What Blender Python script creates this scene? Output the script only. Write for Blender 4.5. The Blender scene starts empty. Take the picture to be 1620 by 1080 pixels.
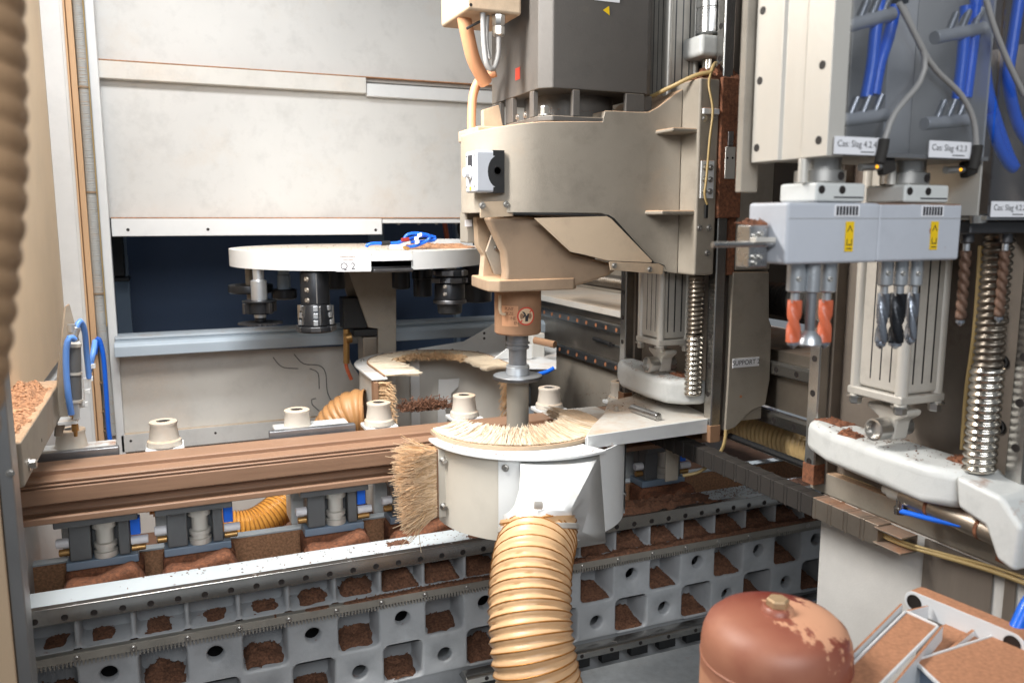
import bpy, math, random
from mathutils import Vector, Matrix, noise
RND = random.Random(7)
V = Vector
PI = math.pi
sc = bpy.context.scene
col = sc.collection

# ------------------------------------------------------------------ camera
FPX = 1300.0
TH = math.atan(195 / 1300.0)
YAW = math.radians(22.7)
CZ = 1.6
cam_d = bpy.data.cameras.new('camera')
cam = bpy.data.objects.new('camera', cam_d)
col.objects.link(cam)
cam.location = (0, 0, CZ)
cam.rotation_euler = (PI / 2 - TH, 0, -YAW)
cam_d.sensor_width = 36.0
cam_d.lens = FPX / 1620 * 36
cam_d.clip_start = 0.02
cam_d.clip_end = 60
cam_d.dof.use_dof = True
cam_d.dof.focus_distance = 2.15
cam_d.dof.aperture_fstop = 4.0
sc.camera = cam

# ------------------------------------------------------------------ world and lamps
w = bpy.data.worlds.new('World')
sc.world = w
w.use_nodes = True
w.node_tree.nodes['Background'].inputs[0].default_value = (0.86, 0.93, 1.0, 1)
w.node_tree.nodes['Background'].inputs[1].default_value = 0.22


def area(name, loc, target, sx, sy, power, color, spread=180):
    d = bpy.data.lights.new(name, 'AREA')
    d.shape = 'RECTANGLE'
    d.size, d.size_y = sx, sy
    d.energy = power
    d.color = color
    o = bpy.data.objects.new(name, d)
    col.objects.link(o)
    d.spread = math.radians(spread)
    o.location = loc
    o.rotation_euler = (V(target) - V(loc)).to_track_quat('-Z', 'Y').to_euler()
    return o


area('machine_lamp', (-0.13, 1.72, 2.42), (0.72, 2.0, 0.95), 0.2, 1.1, 41, (1.0, 0.97, 0.925), 130)
area('rear_lamp', (0.0, 2.35, 2.9), (0.25, 3.4, 1.0), 0.7, 0.25, 15, (0.98, 0.985, 1.0), 140)
area('hall_light', (-0.3, -1.6, 2.9), (0.7, 1.9, 0.9), 2.2, 1.0, 84, (0.95, 0.975, 1.0))
area('far_lamp', (2.3, 2.9, 2.7), (1.8, 1.9, 0.8), 0.8, 0.3, 16, (0.95, 0.97, 1.0), 130)
sc.view_settings.view_transform = 'Standard'
sc.view_settings.look = 'None'
sc.view_settings.exposure = 0.0
sc.view_settings.gamma = 1.0
sc.cycles.max_bounces = 6
sc.cycles.use_adaptive_sampling = True
sc.cycles.adaptive_threshold = 0.02
sc.cycles.use_denoising = True

# ------------------------------------------------------------------ helpers


def W(px, py, X=None, Y=None, Z=None):
    """the point where the sight line of a photo pixel meets a plane of the place"""
    u = (px - 810) / FPX
    v = (540 - py) / FPX
    f = math.cos(TH) + v * math.sin(TH)
    d = V((u * math.cos(YAW) + f * math.sin(YAW), -u * math.sin(YAW) + f * math.cos(YAW), v * math.cos(TH) - math.sin(TH)))
    t = X / d.x if X is not None else (Y / d.y if Y is not None else (Z - CZ) / d.z)
    return V((0, 0, CZ)) + d * t


def basis(t):
    t = V(t).normalized()
    a = V((0, 0, 1)) if abs(t.z) < 0.9 else V((1, 0, 0))
    n = t.cross(a).normalized()
    return t, n, t.cross(n).normalized()


def spline(pts, step=0.01):
    pts = [V(p) for p in pts]
    if len(pts) == 2:
        n = max(2, int((pts[1] - pts[0]).length / step))
        return [pts[0].lerp(pts[1], i / n) for i in range(n + 1)]
    ext = [pts[0] * 2 - pts[1]] + pts + [pts[-1] * 2 - pts[-2]]
    out = []
    for i in range(1, len(ext) - 2):
        p0, p1, p2, p3 = ext[i - 1:i + 3]
        n = max(2, int((p2 - p1).length / step))
        for k in range(n):
            t = k / n
            out.append(0.5 * ((2 * p1) + (p2 - p0) * t + (2 * p0 - 5 * p1 + 4 * p2 - p3) * t * t + (3 * p1 - p0 - 3 * p2 + p3) * t ** 3))
    out.append(pts[-1])
    return out


def frames(pts):
    n = len(pts)
    fr = []
    t, nn, b = basis(pts[1] - pts[0])
    for i in range(n):
        t2 = (pts[min(i + 1, n - 1)] - pts[max(i - 1, 0)]).normalized()
        nn = (nn - t2 * nn.dot(t2)).normalized()
        fr.append((pts[i], t2, nn, t2.cross(nn)))
    return fr


class MB:
    def __init__(s):
        s.v = []
        s.f = []

    def add(s, vs, fs):
        k = len(s.v)
        s.v += [tuple(p) for p in vs]
        s.f += [tuple(i + k for i in f) for f in fs]
        return s

    def box(s, x0, x1, y0, y1, z0, z1):
        x0, x1 = min(x0, x1), max(x0, x1)
        y0, y1 = min(y0, y1), max(y0, y1)
        z0, z1 = min(z0, z1), max(z0, z1)
        return s.add([(x0, y0, z0), (x1, y0, z0), (x1, y1, z0), (x0, y1, z0), (x0, y0, z1), (x1, y0, z1), (x1, y1, z1), (x0, y1, z1)],
                     [(0, 3, 2, 1), (4, 5, 6, 7), (0, 1, 5, 4), (1, 2, 6, 5), (2, 3, 7, 6), (3, 0, 4, 7)])

    def obox(s, c, ax, ay, az):
        """oriented box: centre and three half-extent vectors"""
        c, ax, ay, az = V(c), V(ax), V(ay), V(az)
        if ax.cross(ay).dot(az) < 0:
            ax = -ax
        vs = [c + ax * i + ay * j + az * k for (i, j, k) in ((-1, -1, -1), (1, -1, -1), (1, 1, -1), (-1, 1, -1), (-1, -1, 1), (1, -1, 1), (1, 1, 1), (-1, 1, 1))]
        return s.add(vs, [(0, 3, 2, 1), (4, 5, 6, 7), (0, 1, 5, 4), (1, 2, 6, 5), (2, 3, 7, 6), (3, 0, 4, 7)])

    def lathe(s, p, axis, prof, n=28, a0=0, a1=2 * PI, xdir=None):
        """prof: list of (radius, height along axis)"""
        t, u, b = basis(axis)
        if xdir is not None:
            u = V(xdir).normalized()
            b = t.cross(u)
        p = V(p)
        full = abs(a1 - a0 - 2 * PI) < 1e-6
        m = n if full else n + 1
        vs = []
        for (r, h) in prof:
            for i in range(m):
                a = a0 + (a1 - a0) * i / n
                vs.append(p + t * h + (u * math.cos(a) + b * math.sin(a)) * r)
        fs = []
        for k in range(len(prof) - 1):
            for i in range(n):
                j = (i + 1) % m
                fs.append((k * m + i, k * m + j, (k + 1) * m + j, (k + 1) * m + i))
        if full:
            if prof[0][0] > 1e-6:
                fs.append(tuple(range(m - 1, -1, -1)))
            if prof[-1][0] > 1e-6:
                fs.append(tuple((len(prof) - 1) * m + i for i in range(m)))
        return s.add(vs, fs)

    def cyl(s, p0, p1, r0, r1=None, n=24):
        p0, p1 = V(p0), V(p1)
        L = (p1 - p0).length
        return s.lathe(p0, p1 - p0, [(r0, 0), (r0 if r1 is None else r1, L)], n)

    def tube(s, pts, r, n=10, step=0.012, smooth=True):
        pts = spline(pts, step) if smooth else [V(p) for p in pts]
        fr = frames(pts)
        vs = []
        for (p, t, u, b) in fr:
            for i in range(n):
                a = 2 * PI * i / n
                vs.append(p + (u * math.cos(a) + b * math.sin(a)) * r)
        fs = []
        for k in range(len(fr) - 1):
            for i in range(n):
                j = (i + 1) % n
                fs.append((k * n + i, k * n + j, (k + 1) * n + j, (k + 1) * n + i))
        fs.append(tuple(range(n - 1, -1, -1)))
        fs.append(tuple((len(fr) - 1) * n + i for i in range(n)))
        return s.add(vs, fs)

    def prism(s, poly, vec):
        poly = [V(p) for p in poly]
        vec = V(vec)
        n = len(poly)
        nrm = V((0, 0, 0))
        for i in range(n):
            nrm += (poly[i] - poly[0]).cross(poly[(i + 1) % n] - poly[0])
        if nrm.dot(vec) > 0:
            poly = poly[::-1]
        vs = poly + [p + vec for p in poly]
        fs = [tuple(range(n)), tuple(range(2 * n - 1, n - 1, -1))]
        for i in range(n):
            j = (i + 1) % n
            fs.append((j, i, n + i, n + j))
        return s.add(vs, fs)

    def xloft(s, st, cy):
        """stations (x, half width, z bottom, z top) about the plane y=cy"""
        vs = []
        for (x, h, zb, zt) in st:
            vs += [(x, cy - h, zb), (x, cy + h, zb), (x, cy + h, zt), (x, cy - h, zt)]
        fs = [(0, 1, 2, 3)]
        for k in range(len(st) - 1):
            a, b = 4 * k, 4 * k + 4
            for i in range(4):
                j = (i + 1) % 4
                fs.append((a + i, b + i, b + j, a + j))
        e = 4 * (len(st) - 1)
        fs.append((e + 3, e + 2, e + 1, e))
        return s.add(vs, fs)

    def mesh(s, name, angle=38):
        me = bpy.data.meshes.new(name)
        me.from_pydata(s.v, [], s.f)
        me.update()
        me.polygons.foreach_set('use_smooth', [True] * len(me.polygons))
        me.set_sharp_from_angle(angle=math.radians(angle))
        return me


WM = {}


def put(o, parent, mw=None):
    """link o under parent so that its world matrix is mw"""
    col.objects.link(o)
    mw = Matrix.Identity(4) if mw is None else mw
    if parent is not None:
        o.parent = parent
        o.matrix_basis = WM[parent.name].inverted() @ mw
    else:
        o.matrix_basis = mw
    WM[o.name] = mw
    return o


def build(name, mb, mat, parent=None, bevel=0, seg=2, angle=38, mw=None, kind=None, label=None):
    me = mb.mesh(name, angle)
    me.materials.append(mat)
    o = bpy.data.objects.new(name, me)
    put(o, parent, mw)
    if bevel:
        m = o.modifiers.new('bevel', 'BEVEL')
        m.width = bevel
        m.segments = seg
        m.limit_method = 'ANGLE'
        m.angle_limit = math.radians(35)
        m.harden_normals = True
    if kind:
        o['kind'] = kind
    if label:
        o['label'] = label
    return o


def thing(name, label, cat, loc=(0, 0, 0), group=None, kind=None, rotz=0):
    o = bpy.data.objects.new(name, None)
    o.empty_display_size = 0.05
    put(o, None, Matrix.Translation(V(loc)) @ Matrix.Rotation(rotz, 4, 'Z'))
    tag(o, label, cat, group, kind)
    return o


def tag(o, label, cat=None, group=None, kind=None):
    if label:
        o['label'] = label
    if cat:
        o['category'] = cat
    if group:
        o['group'] = group
    if kind:
        o['kind'] = kind
    return o


def copy_tree(o, mw, parent=None):
    """a thing, its parts and their sub-parts, moved to mw"""
    old = WM[o.name]
    c = o.copy()
    put(c, parent, mw)
    for ch in [x for x in o.children]:
        copy_tree(ch, mw @ old.inverted() @ WM[ch.name], c)
    return c


MESH = {}


def piece(name, key, make, mat, parent, mw):
    """a small repeated part that shares its mesh"""
    if key not in MESH:
        MESH[key] = make().mesh(name)
        MESH[key].materials.append(mat)
    return put(bpy.data.objects.new(name, MESH[key]), parent, mw)


def orient(p, axis):
    t, n, b = basis(axis)
    m = Matrix((n, b, t)).transposed().to_4x4()
    m.translation = V(p)
    return m


def bolt(parent, p, axis, r=0.006, h=0.006, kind='hex', mat=None, name='bolt'):
    """bolt head with its seat at p, standing along axis"""
    def make():
        m = MB()
        m.lathe((0, 0, 0), (0, 0, 1), [(1.45, 0), (1.45, 0.18), (1.0, 0.18)], 14)
        if kind == 'hex':
            m.lathe((0, 0, 0), (0, 0, 1), [(1.0, 0.1), (1.0, 0.95), (0.85, 1.1)], 6)
        else:
            m.lathe((0, 0, 0), (0, 0, 1), [(1.0, 0.1), (1.0, 1.0), (0.9, 1.1), (0.55, 1.1), (0.5, 0.6)], 12)
        return m
    mat = mat or M['bolt']
    mw = orient(p, axis) @ Matrix.Diagonal((r, r, h, 1))
    return piece(name, ('bolt', kind, mat.name), make, mat, parent, mw)


def hole(parent, p, axis, r, mat=None, name='bolt_hole'):
    """a counterbored screw hole: rim ring with a sunk dark floor"""
    def make():
        return MB().lathe((0, 0, 0), (0, 0, 1), [(1.0, 0.0), (1.0, 0.12), (0.86, 0.14), (0.8, 0.03)], 16)
    mat = mat or M['hole']
    return piece(name, ('hole', mat.name), make, mat, parent, orient(p, axis) @ Matrix.Diagonal((r, r, r * 0.6, 1)))


def text(parent, s, p, right, up, size, mat, name='lettering', align='CENTER'):
    c = bpy.data.curves.new(name, 'FONT')
    c.body = s
    c.size = size
    c.align_x = align
    c.align_y = 'CENTER'
    c.extrude = 0.0
    c.materials.append(mat)
    right, up = V(right).normalized(), V(up).normalized()
    m = Matrix((right, up, right.cross(up))).transposed().to_4x4()
    m.translation = V(p)
    tmp = bpy.data.objects.new('tmp', c)
    me = bpy.data.meshes.new_from_object(tmp)
    bpy.data.objects.remove(tmp)
    return put(bpy.data.objects.new(name, me), parent, m)


def hose(name, pts, R, pitch, amp, mat, parent=None, wire=None, wr=0.0016, n=28, label=None, helix=True, hw=1.0):
    """spiral hose: corrugated skin, and the spring wire as a part of its own"""
    path = spline(pts, pitch / 6)
    fr = frames(path)
    mb = MB()
    vs = []
    dist = 0
    for k, (p, t, u, b) in enumerate(fr):
        if k:
            dist += (p - fr[k - 1][0]).length
        for i in range(n):
            a = 2 * PI * i / n
            ph = dist / pitch - (i / n if helix else 0)
            r = R + amp * (abs(math.cos(PI * ph)) ** 0.7 - 0.6)
            vs.append(p + (u * math.cos(a) + b * math.sin(a)) * r)
    fs = []
    for k in range(len(fr) - 1):
        for i in range(n):
            j = (i + 1) % n
            if helix and j == 0 and False:
                continue
            fs.append((k * n + i, k * n + j, (k + 1) * n + j, (k + 1) * n + i))
    mb.add(vs, fs)
    o = build(name, mb, mat, parent, angle=80, label=label)
    if wire:
        wp = []
        dist = 0
        turns = 0
        sub = 4
        for k in range(len(fr) - 1):
            for q in range(sub):
                f = q / sub
                p = fr[k][0].lerp(fr[k + 1][0], f)
                u = fr[k][2].lerp(fr[k + 1][2], f).normalized()
                b = fr[k][3].lerp(fr[k + 1][3], f).normalized()
                d = dist + (fr[k + 1][0] - fr[k][0]).length * f
                a = 2 * PI * d / pitch
                wp.append(p + (u * math.cos(a) + b * math.sin(a)) * (R + amp * 0.4 + wr * 0.2))
            dist += (fr[k + 1][0] - fr[k][0]).length
        build('spring_wire', MB().tube(wp, wr, 5, smooth=False), wire, o if parent is None else parent, angle=80)
    return o


def chips(mb, pts, s0=0.0008, s1=0.0034):
    """little wood flakes lying at the given points"""
    for p in pts:
        a = RND.uniform(0, 2 * PI)
        s = RND.uniform(s0, s1)
        d = V((math.cos(a), math.sin(a), RND.uniform(-.3, .5))) * s
        e = V((-math.sin(a), math.cos(a), RND.uniform(-.3, .5))) * s * RND.uniform(.3, .7)
        p = V(p) + V((0, 0, s * .4))
        mb.add([p - d - e, p + d - e, p + d + e, p - d + e, p + V((0, 0, s * .5))], [(0, 1, 4), (1, 2, 4), (2, 3, 4), (3, 0, 4), (3, 2, 1, 0)])


def heap(mb, x0, x1, y0, y1, z, h, nx=24, ny=10, rough=0.25, fn=None, flakes=60, seed=0, thr=.22):
    """a low heap of sawdust; fn(u,v) gives its relative height"""
    vs = []
    fs = []
    tops = []
    for i in range(nx + 1):
        for j in range(ny + 1):
            u, v = i / nx, j / ny
            x, y = x0 + (x1 - x0) * u, y0 + (y1 - y0) * v
            e = min(1, 5 * u, 5 * (1 - u), 5 * v, 5 * (1 - v))
            hh = (fn(u, v) if fn else 1.0)
            q = noise.noise(V((x * 35 + seed, y * 35, z * 9))) * .6 + noise.noise(V((x * 110, y * 110 + seed, 3))) * .4
            q2 = noise.noise(V((x * 22 + seed * 3.1, y * 30, 5.5)))
            zz = max(-.004, h * (e * hh * (1 + rough * 2 * q) - thr - (.45 if thr > .1 else .12) * q2 * (1.4 - e)) * (1 + thr))
            jx = (x1 - x0) / nx * .35 * noise.noise(V((x * 90, y * 90, 1.7)))
            vs.append((x + jx, y + (y1 - y0) / ny * .3 * noise.noise(V((x * 80, y * 70, 8.1))), z + zz))
            if zz > .0008:
                tops.append(vs[-1])
    for i in range(nx):
        for j in range(ny):
            a = i * (ny + 1) + j
            fs.append((a, a + ny + 1, a + ny + 2, a + 1))
    mb.add(vs, fs)
    if tops:
        chips(mb, [RND.choice(tops) for _ in range(flakes)])


def bristles(mb, roots, r=0.0007):
    """roots: list of (base, mid, tip)"""
    for (a, m, c) in roots:
        a, m, c = V(a), V(m), V(c)
        t, n, b = basis(c - a)
        vs = []
        for (p, k) in ((a, 1.0), (m, 1.0), (c, .7)):
            for q in range(3):
                an = 2 * PI * q / 3
                vs.append(p + (n * math.cos(an) + b * math.sin(an)) * r * k)
        mb.add(vs, [(0, 1, 4, 3), (1, 2, 5, 4), (2, 0, 3, 5), (3, 4, 7, 6), (4, 5, 8, 7), (5, 3, 6, 8), (6, 7, 8)])


# ------------------------------------------------------------------ materials
M = {}


def srgb(r, g, b):
    return tuple(((c / 255 / 12.92) if c / 255 <= .04045 else ((c / 255 + .055) / 1.055) ** 2.4) for c in (r, g, b))


DUST = srgb(196, 158, 122)
BROWN = srgb(128, 78, 54)


def mat(name, c, rough=.5, metal=0, var=.1, vs=6, dust=0, dc=DUST, upw=.55, bump=.05, bs=350, stretch=(1, 1, 1), spec=.5, ds=9, trans=0, sss=0, dk=3.5, speck=0, grime=0):
    m = bpy.data.materials.new(name)
    m.use_nodes = True
    nt = m.node_tree
    N, L = nt.nodes, nt.links
    bs_ = N['Principled BSDF']
    geo = N.new('ShaderNodeNewGeometry')
    mp = N.new('ShaderNodeMapping')
    mp.inputs['Scale'].default_value = stretch
    L.new(geo.outputs['Position'], mp.inputs[0])
    n1 = N.new('ShaderNodeTexNoise')
    n1.inputs['Scale'].default_value = vs
    n1.inputs['Detail'].default_value = 7
    n1.inputs['Roughness'].default_value = .62
    L.new(mp.outputs[0], n1.inputs[0])
    r1 = N.new('ShaderNodeValToRGB')
    r1.color_ramp.elements[0].position = .3
    r1.color_ramp.elements[1].position = .7
    r1.color_ramp.elements[0].color = (*[x * (1 - var) for x in c], 1)
    r1.color_ramp.elements[1].color = (*[min(1, x * (1 + var * .7)) for x in c], 1)
    L.new(n1.outputs[0], r1.inputs[0])
    out = r1.outputs[0]
    if dust > 0:
        sep = N.new('ShaderNodeSeparateXYZ')
        L.new(geo.outputs['Normal'], sep.inputs[0])
        up = N.new('ShaderNodeMapRange')
        up.inputs[1].default_value = .1
        up.inputs[2].default_value = .8
        up.inputs[3].default_value = 0
        up.inputs[4].default_value = upw
        L.new(sep.outputs[2], up.inputs[0])
        n2 = N.new('ShaderNodeTexNoise')
        n2.inputs['Scale'].default_value = ds
        n2.inputs['Detail'].default_value = 9
        n2.inputs['Roughness'].default_value = .68
        L.new(geo.outputs['Position'], n2.inputs[0])
        ad = N.new('ShaderNodeMath')
        ad.operation = 'ADD'
        L.new(up.outputs[0], ad.inputs[0])
        L.new(n2.outputs[0], ad.inputs[1])
        mr = N.new('ShaderNodeMapRange')
        mr.inputs[1].default_value = 1.0 - dust
        mr.inputs[2].default_value = 1.0 - dust + 1 / dk
        L.new(ad.outputs[0], mr.inputs[0])
        mx = N.new('ShaderNodeMix')
        mx.data_type = 'RGBA'
        L.new(mr.outputs[0], mx.inputs['Factor'])
        L.new(out, mx.inputs['A'])
        n4 = N.new('ShaderNodeTexNoise')
        n4.inputs['Scale'].default_value = 160
        n4.inputs['Detail'].default_value = 3
        L.new(geo.outputs['Position'], n4.inputs[0])
        r4 = N.new('ShaderNodeValToRGB')
        r4.color_ramp.elements[0].position = .3
        r4.color_ramp.elements[1].position = .7
        r4.color_ramp.elements[0].color = (*[x * .8 for x in dc], 1)
        r4.color_ramp.elements[1].color = (*[min(1, x * 1.12) for x in dc], 1)
        L.new(n4.outputs[0], r4.inputs[0])
        L.new(r4.outputs[0], mx.inputs['B'])
        out = mx.outputs['Result']
        rm = N.new('ShaderNodeMapRange')
        rm.inputs[3].default_value = rough
        rm.inputs[4].default_value = .92
        L.new(mr.outputs[0], rm.inputs[0])
        L.new(rm.outputs[0], bs_.inputs['Roughness'])
        if metal:
            mm = N.new('ShaderNodeMapRange')
            mm.inputs[3].default_value = metal
            mm.inputs[4].default_value = 0
            L.new(mr.outputs[0], mm.inputs[0])
            L.new(mm.outputs[0], bs_.inputs['Metallic'])
    else:
        rr = N.new('ShaderNodeMapRange')
        rr.inputs[1].default_value = .3
        rr.inputs[2].default_value = .7
        rr.inputs[3].default_value = max(.02, rough * .85)
        rr.inputs[4].default_value = min(1, rough * 1.15)
        L.new(n1.outputs[0], rr.inputs[0])
        L.new(rr.outputs[0], bs_.inputs['Roughness'])
        bs_.inputs['Metallic'].default_value = metal
    for (amt, scl, lo, hi, colr) in ((grime, 11, .5, .72, tuple(x * .45 for x in c)), (speck * .7, 420, .66, .72, srgb(118, 84, 62))):
        if amt:
            ng = N.new('ShaderNodeTexNoise')
            ng.inputs['Scale'].default_value = scl
            ng.inputs['Detail'].default_value = 8 if scl < 50 else 5
            ng.inputs['Roughness'].default_value = .7
            L.new(geo.outputs['Position'], ng.inputs[0])
            gm = N.new('ShaderNodeMapRange')
            gm.inputs[1].default_value, gm.inputs[2].default_value, gm.inputs[4].default_value = lo, hi, amt
            L.new(ng.outputs[0], gm.inputs[0])
            mg = N.new('ShaderNodeMix')
            mg.data_type = 'RGBA'
            L.new(gm.outputs[0], mg.inputs['Factor'])
            L.new(out, mg.inputs['A'])
            mg.inputs['B'].default_value = (*colr, 1)
            out = mg.outputs['Result']
    L.new(out, bs_.inputs['Base Color'])
    bs_.inputs['Specular IOR Level'].default_value = spec
    if trans:
        bs_.inputs['Transmission Weight'].default_value = trans
        bs_.inputs['IOR'].default_value = 1.15
    if False:
        bs_.inputs['Subsurface Weight'].default_value = sss
        bs_.inputs['Subsurface Radius'].default_value = (.01, .006, .003)
    if bump:
        n3 = N.new('ShaderNodeTexNoise')
        n3.inputs['Scale'].default_value = bs
        n3.inputs['Detail'].default_value = 4
        L.new(mp.outputs[0], n3.inputs[0])
        bp = N.new('ShaderNodeBump')
        bp.inputs['Strength'].default_value = min(1, bump * 4)
        bp.inputs['Distance'].default_value = .0012
        L.new(n3.outputs[0], bp.inputs['Height'])
        L.new(bp.outputs[0], bs_.inputs['Normal'])
    M[name] = m
    return m


def emit(name, c, s):
    m = mat(name, c, .4, bump=0)
    b = m.node_tree.nodes['Principled BSDF']
    b.inputs['Emission Color'].default_value = (*c, 1)
    b.inputs['Emission Strength'].default_value = s


mat('wall_white', srgb(208, 208, 205), .55, var=.05, vs=2.2, dust=.47, dc=srgb(198, 176, 150), upw=.5, ds=1.7, dk=1.9, speck=.15, grime=.24)
mat('wall_dusty', srgb(212, 210, 204), .55, var=.06, vs=2.2, dust=.5, dc=srgb(208, 182, 154), upw=.3, ds=2.2, dk=1.6, speck=.2, grime=.2)
mat('navy', srgb(72, 90, 118), .6, var=.12, vs=2)
mat('steel_blue', srgb(128, 146, 166), .42, var=.06)
mat('ledge_blue', srgb(176, 190, 202), .42, var=.06, dust=.12, upw=.3)
mat('ledge_grey', srgb(164, 174, 182), .4, var=.08, dust=.2, dc=srgb(150, 130, 110), upw=.3)
mat('tan_panel', srgb(230, 206, 174), .7, var=.06, vs=3, dust=.2, dc=srgb(222, 190, 152))
mat('post_tan', srgb(196, 170, 140), .6, var=.1, vs=5, stretch=(1, 1, .3))
mat('post_grey', srgb(150, 150, 150), .35, metal=.6, var=.12, vs=8, stretch=(1, 1, .3))
mat('white_sheet', srgb(222, 224, 224), .45, var=.04, dust=.16, dc=srgb(206, 176, 146), upw=.34, ds=5, speck=.35, grime=.12)
mat('cast_white', srgb(206, 208, 206), .42, var=.05, dust=.12, dc=srgb(150, 104, 76), upw=.34, ds=14, dk=6, bump=.06, bs=240, speck=.5, grime=.3)
mat('cast_dusty', srgb(150, 142, 130), .55, var=.1, dust=.42, dc=srgb(186, 154, 124), upw=.55, ds=2.6, dk=2.0, bump=.09, bs=260, speck=.5, grime=.4)
mat('cast_tan', srgb(186, 166, 142), .7, var=.07, dust=.5, dc=srgb(200, 166, 134), upw=.5, ds=4, dk=2, bump=.06, grime=.35, speck=.3)
mat('nose_tan', srgb(142, 108, 82), .75, var=.12, vs=9, dust=.46, dc=srgb(172, 134, 102), upw=.3, ds=6)
mat('bed_grey', srgb(170, 173, 176), .5, var=.09, vs=7, speck=.4, grime=.35, dust=.1, dc=BROWN, upw=.3, ds=22, dk=7, bump=.14, bs=300)
mat('bed_top', srgb(196, 204, 208), .42, var=.05, dust=.06, dc=srgb(150, 110, 84), upw=.3, ds=16, dk=6)
mat('steel', srgb(178, 178, 178), .28, metal=1, var=.14, vs=14, bump=.03)
mat('steel_rail', srgb(172, 170, 166), .27, metal=.95, var=.2, vs=9, dust=.08, dc=BROWN, upw=.3, ds=18, dk=5, bump=.02)
mat('rack_steel', srgb(158, 154, 146), .45, metal=.5, var=.15, vs=12, speck=.5)
mat('steel_dark', srgb(96, 96, 98), .4, metal=.9, var=.2, vs=16, bump=.04)
mat('steel_stained', srgb(168, 158, 146), .38, metal=.9, var=.2, vs=7, dust=.36, dc=srgb(140, 96, 66), upw=.3, ds=7, dk=3)
mat('steel_mid', srgb(146, 148, 152), .34, metal=.7, var=.14, vs=18)
mat('tool_black', srgb(44, 46, 50), .34, metal=.55, var=.2, vs=20)
mat('tool_silver', srgb(192, 196, 200), .32, metal=.75, var=.08)
mat('bolt', srgb(190, 188, 184), .3, metal=.9, var=.1, bump=0)
mat('hole', srgb(34, 28, 26), .6, var=.2, bump=0)
mat('dirt_plug', srgb(170, 112, 78), .9, var=.2, vs=60)
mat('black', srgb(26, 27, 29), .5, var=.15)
mat('black_gloss', srgb(24, 24, 26), .28, var=.1)
mat('chain_black', srgb(44, 40, 37), .7, var=.2, dust=.06, dc=srgb(120, 90, 66), upw=.3, ds=16)
mat('rubber', srgb(40, 37, 34), .75, var=.2, dust=.22, dc=srgb(120, 84, 60), upw=.4)
mat('motor', srgb(92, 88, 84), .5, var=.06, grime=.3, speck=.3, dust=.42, dc=srgb(176, 156, 132), upw=.4, ds=2.4, dk=1.5, bump=.06, bs=300)
mat('blue', srgb(30, 108, 230), .3, var=.06, spec=.5)
mat('blue_pale', srgb(92, 140, 214), .4, var=.06)
mat('brass', srgb(190, 150, 96), .35, metal=.8, var=.12)
mat('hose_tan', srgb(208, 170, 128), .4, var=.09, vs=12, sss=.15, dust=.22, dc=srgb(206, 164, 124), upw=.2, spec=.5)
mat('hose_near', srgb(176, 142, 108), .6, var=.12, vs=14, dust=.3)
mat('hose_rear', srgb(178, 132, 86), .42, var=.12, vs=10, sss=.1)
mat('hose_gold', srgb(208, 150, 70), .3, var=.12, vs=14, sss=.15)
mat('hose_cream', srgb(214, 184, 132), .4, var=.08, sss=.15)
mat('wire_gold', srgb(176, 120, 58), .35, metal=.6, var=.1)
mat('wire_bronze', srgb(176, 116, 60), .35, metal=.6, var=.1)
mat('bristle', srgb(240, 212, 178), .6, var=.14, vs=90, sss=.1)
mat('bristle_white', srgb(230, 216, 194), .6, var=.12, vs=90, sss=.1)
mat('bristle_tan', srgb(214, 180, 140), .65, var=.2, vs=90)
mat('bristle_pale', srgb(206, 180, 150), .65, var=.16, vs=90)
mat('cast_brown', srgb(152, 130, 108), .65, var=.1, dust=.4, dc=srgb(184, 148, 114), upw=.5, ds=5, dk=2, bump=.06, grime=.35)
mat('knob_dusty', srgb(212, 204, 192), .5, var=.05, dust=.42, dc=srgb(202, 172, 140), upw=.3, ds=7, dk=2.5)
mat('brass_dull', srgb(178, 150, 116), .55, metal=.35, var=.12, vs=40)
mat('bristle_dark', srgb(178, 126, 86), .7, var=.3, vs=60)
mat('sawdust', srgb(116, 80, 60), .95, var=.7, vs=150, bump=.25, bs=420)
mat('sawdust_light', srgb(184, 138, 104), .95, var=.5, vs=140, bump=.15, bs=500)
mat('rust_dust', srgb(130, 84, 60), .95, var=.6, vs=120, bump=.25, bs=350)
mat('timber', srgb(150, 117, 94), .5, var=.16, vs=5, stretch=(.9, 26, 26), bump=.05, bs=60)
mat('wood_strip', srgb(206, 170, 132), .65, var=.1, vs=10, stretch=(8, 8, .4))
mat('conduit', srgb(170, 172, 170), .6, var=.08, dust=.15)
mat('tie', srgb(150, 128, 104), .7)
tkm = mat('red_tank', srgb(118, 38, 32), .24, var=.12, vs=5, bump=0)


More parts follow.
